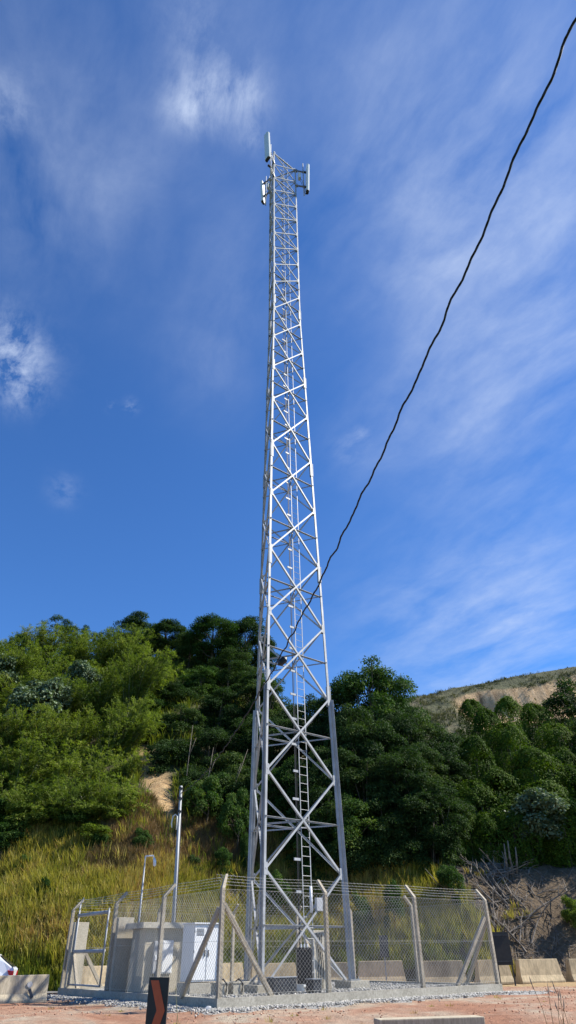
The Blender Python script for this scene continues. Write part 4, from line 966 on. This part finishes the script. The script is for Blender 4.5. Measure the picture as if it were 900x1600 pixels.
# ------------------------------------------------------------------ dead branches on the grey slope
def branch(seed,L):
    q=random.Random(seed); x=MB(); pts=[Vector((0,0,0))]; d=Vector((1,0,0))
    for i in range(6): d=(d+Vector((0,q.uniform(-.25,.25),q.uniform(-.15,.15)))).normalized(); pts.append(pts[-1]+d*L/6)
    x.tube(pts,[.055*(1-.13*i) for i in range(7)],6)
    for k in range(q.randint(2,5)):
        i=q.randint(1,5); s=pts[i]; d=Vector((q.uniform(.3,1),q.uniform(-1,1),q.uniform(-.2,.6))).normalized(); l=L*q.uniform(.15,.4)
        x.tube([s,s+d*l*.5+Vector((0,0,.03)),s+d*l],[.028,.02,.008],5)
    me=bpy.data.meshes.new('fallen_branch'); me.from_pydata([tuple(v) for v in x.v],[],x.f); me.materials.append(M['branch']); return me
bms=[branch(i,1.8+.45*(i%4)) for i in range(8)]
q=random.Random(11); G='dead branches strewn on the grey slope'
def onslope(o,X,Y,az,lift=.06):
    L=1.5; x2,y2=X+math.cos(az)*L,Y+math.sin(az)*L; z0,z1=float(T(X,Y)),float(T(x2,y2))
    o.location=(X,Y,z0+lift); o.rotation_euler=(0,-math.atan2(z1-z0+q.uniform(-.1,.35),L),az)
for i in range(64):
    px=q.gauss(795,34); yy=q.uniform(1372,1500); s=(1530-yy)/170*6.6; D=38.9+s; X=at(px+ (1500-yy)*-.12,yy,D)[0]
    if X<8.3: X=8.3+q.random()*2
    o=bpy.data.objects.new('fallen_branch',bms[i%8]); col.objects.link(o); onslope(o,X,float(toe(X))+s*.95,R(q.choice([118,128,105,60,20,140])+q.gauss(0,16)))
    sc=q.uniform(.55,1.1); o.scale=(sc,sc,sc); tag(o,'bleached dead branch lying in the tangle on the grey slope right of the fence','branch',G)
x=MB()
for i in range(420):
    X=q.gauss(12.3,1.7); s=q.uniform(.4,7); Y=float(toe(X))+s
    if X<8.6: continue
    a=R(q.choice([120,60,150,10])+q.gauss(0,25)); l=q.uniform(.3,.9); x2,y2=X+math.cos(a)*l,Y+math.sin(a)*l
    x.tube([(X,Y,float(T(X,Y))+.04),(x2,y2,float(T(x2,y2))+.04+q.uniform(0,.2))],[.016,.006],4,False)
o=build('twigs',x,M['branch']); tag(o,'fine dry twigs littering the grey slope among the branches','twigs',kind='stuff')
# upright bleached stump cluster
for i,(px,yy,l) in enumerate(((806,1385,1.7),(798,1392,1.5),(814,1400,1.3))):
    D=44.6; p=at(px,yy,D); X=p[0]; z=float(T(X,D)); x=MB().tube([(X,D,z-.2),(X-.1+.1*i,D-.2,z+l*.5),(X+.1*(i-1),D-.4,z+l)],[.08,.06,.03],7)
    o=build('dead_trunk',x,M['branch'],origin=(X,D,z),smooth=True); tag(o,['tallest pale dead trunk standing in the branch tangle','pale dead trunk left of the tallest one in the tangle','shortest pale dead trunk, right of the tallest one'][i],'dead trunk','dead trunks in the tangle')
# concrete drain channel on the slope
a=at(755,1375,46.2);b=at(800,1358,46.2)
za=float(T(a[0],46.2)); zb_=float(T(b[0],46.2))
o=build('drain_channel',MB().prism((a[0],45.6,za-.1),(b[0],46.0,zb_+.25),[Vector((0,0,-.4)),Vector((0,.3,-.4)),Vector((0,.3,.5)),Vector((0,0,.5))]),M['barrier'],bevel=.03,origin=(a[0],45.6,za)); tag(o,'short broken concrete channel wall at the top of the grey slope','channel')
a=at(700,1395,43.6)
o=build('retaining_block',MB().box((a[0]+.4,43.2,float(T(a[0]+.4,43.2))+.25),(1.1,.5,1.0)),M['conc'],bevel=.04,origin=(a[0],43.2,float(T(a[0],43.2)))); tag(o,'rough concrete block half buried beside the bright green shrub','block')

# ------------------------------------------------------------------ sun, sky, clouds
SAZ,SEL=R(8),R(44)   # azimuth from +X towards +Y, elevation
sv=Vector((math.cos(SAZ)*math.cos(SEL),math.sin(SAZ)*math.cos(SEL),math.sin(SEL)))
sd_=bpy.data.lights.new('sun','SUN'); sd_.energy=5.0; sd_.angle=R(.53); sd_.color=(1,.95,.86)
so=bpy.data.objects.new('sun',sd_); col.objects.link(so); so.rotation_euler=sv.to_track_quat('Z','Y').to_euler()
w=bpy.data.worlds.new('World'); scene.world=w; w.use_nodes=True; nt=w.node_tree; N,L=nt.nodes,nt.links; N.clear()
sky=N.new('ShaderNodeTexSky'); sky.sky_type='NISHITA'; sky.sun_disc=False; sky.sun_elevation=SEL; sky.sun_rotation=math.pi/2-SAZ
sky.altitude=400; sky.air_density=1.0; sky.dust_density=.1; sky.ozone_density=3.0
tc=N.new('ShaderNodeTexCoord'); dirv=tc.outputs['Generated']
def vm(op,a,b=None,sc=None):
    n=N.new('ShaderNodeVectorMath'); n.operation=op
    for i,x in enumerate((a,b)):
        if x is None: continue
        if isinstance(x,(tuple,list)): n.inputs[i].default_value=x
        else: L.new(x,n.inputs[i])
    if sc is not None: n.inputs['Scale'].default_value=sc
    return n
def mt(op,a,b=None,c=None,clamp=False):
    n=N.new('ShaderNodeMath'); n.operation=op; n.use_clamp=clamp
    for i,x in enumerate((a,b,c)):
        if x is None: continue
        if isinstance(x,(int,float)): n.inputs[i].default_value=x
        else: L.new(x,n.inputs[i])
    return n.outputs[0]
nrm=vm('NORMALIZE',dirv).outputs[0]
sep=N.new('ShaderNodeSeparateXYZ'); L.new(nrm,sep.inputs[0])
zz_=mt('MAXIMUM',sep.outputs[2],.12)
cmb=N.new('ShaderNodeCombineXYZ'); L.new(mt('DIVIDE',sep.outputs[0],zz_),cmb.inputs[0]); L.new(mt('DIVIDE',sep.outputs[1],zz_),cmb.inputs[1])
plane=cmb.outputs[0]
# warp
wn=N.new('ShaderNodeTexNoise'); wn.inputs['Scale'].default_value=2.2; wn.inputs['Detail'].default_value=4; L.new(plane,wn.inputs['Vector'])
wsub=vm('SUBTRACT',wn.outputs['Color'],(.5,.5,.5)).outputs[0]; wsc=vm('SCALE',wsub,None,.16).outputs[0]; wp=vm('ADD',plane,wsc).outputs[0]
mp=N.new('ShaderNodeMapping'); mp.vector_type='TEXTURE'; mp.inputs['Rotation'].default_value=(0,0,R(-62)); mp.inputs['Scale'].default_value=(1.0,.48,1); L.new(wp,mp.inputs['Vector'])
def nz(vec,scale,det,rough):
    n=N.new('ShaderNodeTexNoise'); n.inputs['Scale'].default_value=scale; n.inputs['Detail'].default_value=det; n.inputs['Roughness'].default_value=rough; L.new(vec,n.inputs['Vector']); return n.outputs['Fac']
streak=nz(mp.outputs[0],2.0,8,.58); fine=nz(wp,9,7,.66); wisp=nz(mp.outputs[0],11,8,.7)
def blob(px,py,deg,amp,stretch=None):
    d=ray(px,py); d=d/np.linalg.norm(d)
    dt=vm('DOT_PRODUCT',nrm,tuple(float(v) for v in d)).outputs['Value']
    # gaussian in angle: exp(k*(dot-1))
    k=1/(1-math.cos(R(deg)))
    return mt('MULTIPLY',mt('EXPONENT',mt('MULTIPLY',mt('SUBTRACT',dt,1.0),k)),amp)
def total(lst):
    o=lst[0]
    for x in lst[1:]: o=mt('ADD',o,x)
    return o
veil=total([blob(*b) for b in [(700,200,9,.75),(780,380,9,.8),(880,150,8,.7),(620,330,7,.6),(830,560,9,.6),(700,640,7,.5),(900,450,9,.6),(60,100,10,.42),(20,240,8,.4),(180,200,8,.35),(90,330,6,.45),(330,560,4.5,.55),(390,430,5,.5),(640,30,7,.5),(420,60,6,.4),(830,780,9,.35),(620,960,7,.35),(820,930,7,.7),(700,1020,6,.6),(860,1000,6,.5),(560,700,3.5,.45)]])
puff=total([blob(*b) for b in [(325,145,2.3,1.25),(390,150,1.7,1.0),(290,170,1.6,.9),(395,215,1.0,.8),(25,565,2.6,1.3),(0,530,2.5,.9),(30,610,1.5,.9),(205,634,.55,1.2),(175,636,.45,.8),(5,160,1.8,.9),(564,677,.7,.6),(545,700,1.2,.5),(100,765,1.2,.5),(300,30,2.5,.4)]])
vs=mt('MULTIPLY',veil,mt('MULTIPLY_ADD',mt('SUBTRACT',streak,.40),2.4,.18,clamp=True))
vs=mt('MULTIPLY',vs,mt('MULTIPLY_ADD',fine,1.1,.4))
ps=mt('MULTIPLY',puff,mt('MULTIPLY',mt('SUBTRACT',mt('ADD',mt('MULTIPLY',fine,.7),mt('MULTIPLY',wisp,.6)),.545),3.4,clamp=True))
dens=mt('ADD',mt('MULTIPLY',vs,.42),mt('MULTIPLY',ps,.42),clamp=True); dens=mt('MINIMUM',dens,.78)
hs=N.new('ShaderNodeHueSaturation'); hs.inputs['Saturation'].default_value=1.12; hs.inputs['Value'].default_value=1.0; L.new(sky.outputs[0],hs.inputs['Color'])
tint=N.new('ShaderNodeMix'); tint.data_type='RGBA'; tint.blend_type='MULTIPLY'; tint.inputs[0].default_value=1; L.new(hs.outputs[0],tint.inputs[6]); tint.inputs[7].default_value=(.68,.98,1.34,1)
mx=N.new('ShaderNodeMix'); mx.data_type='RGBA'; L.new(dens,mx.inputs[0]); L.new(tint.outputs[2],mx.inputs[6]); mx.inputs[7].default_value=(5.0,5.8,7.4,1)
bg=N.new('ShaderNodeBackground'); bg.inputs['Strength'].default_value=.084; L.new(mx.outputs[2],bg.inputs['Color'])
wo=N.new('ShaderNodeOutputWorld'); L.new(bg.outputs[0],wo.inputs['Surface'])
# ------------------------------------------------------------------ camera
cd=bpy.data.cameras.new('camera'); cam=bpy.data.objects.new('camera',cd); col.objects.link(cam)
cd.sensor_fit='VERTICAL'; cd.sensor_height=36; cd.lens=FPX/1600*36; cd.clip_start=.1; cd.clip_end=3000
fw=Vector((0,math.cos(PITCH),math.sin(PITCH))); ri=Vector((1,0,0)); upv=Vector((0,-math.sin(PITCH),math.cos(PITCH)))
c,s=math.cos(ROLL),math.sin(ROLL); cr=ri*c-upv*s; cu=ri*s+upv*c
mw=Matrix((cr,cu,-fw)).transposed().to_4x4(); mw.translation=Vector((0,0,EYE)); cam.matrix_world=mw
scene.camera=cam
scene.view_settings.view_transform='Standard'; scene.view_settings.look='None'; scene.view_settings.exposure=.75; scene.view_settings.gamma=1
scene.cycles.max_bounces=6; scene.cycles.transparent_max_bounces=8
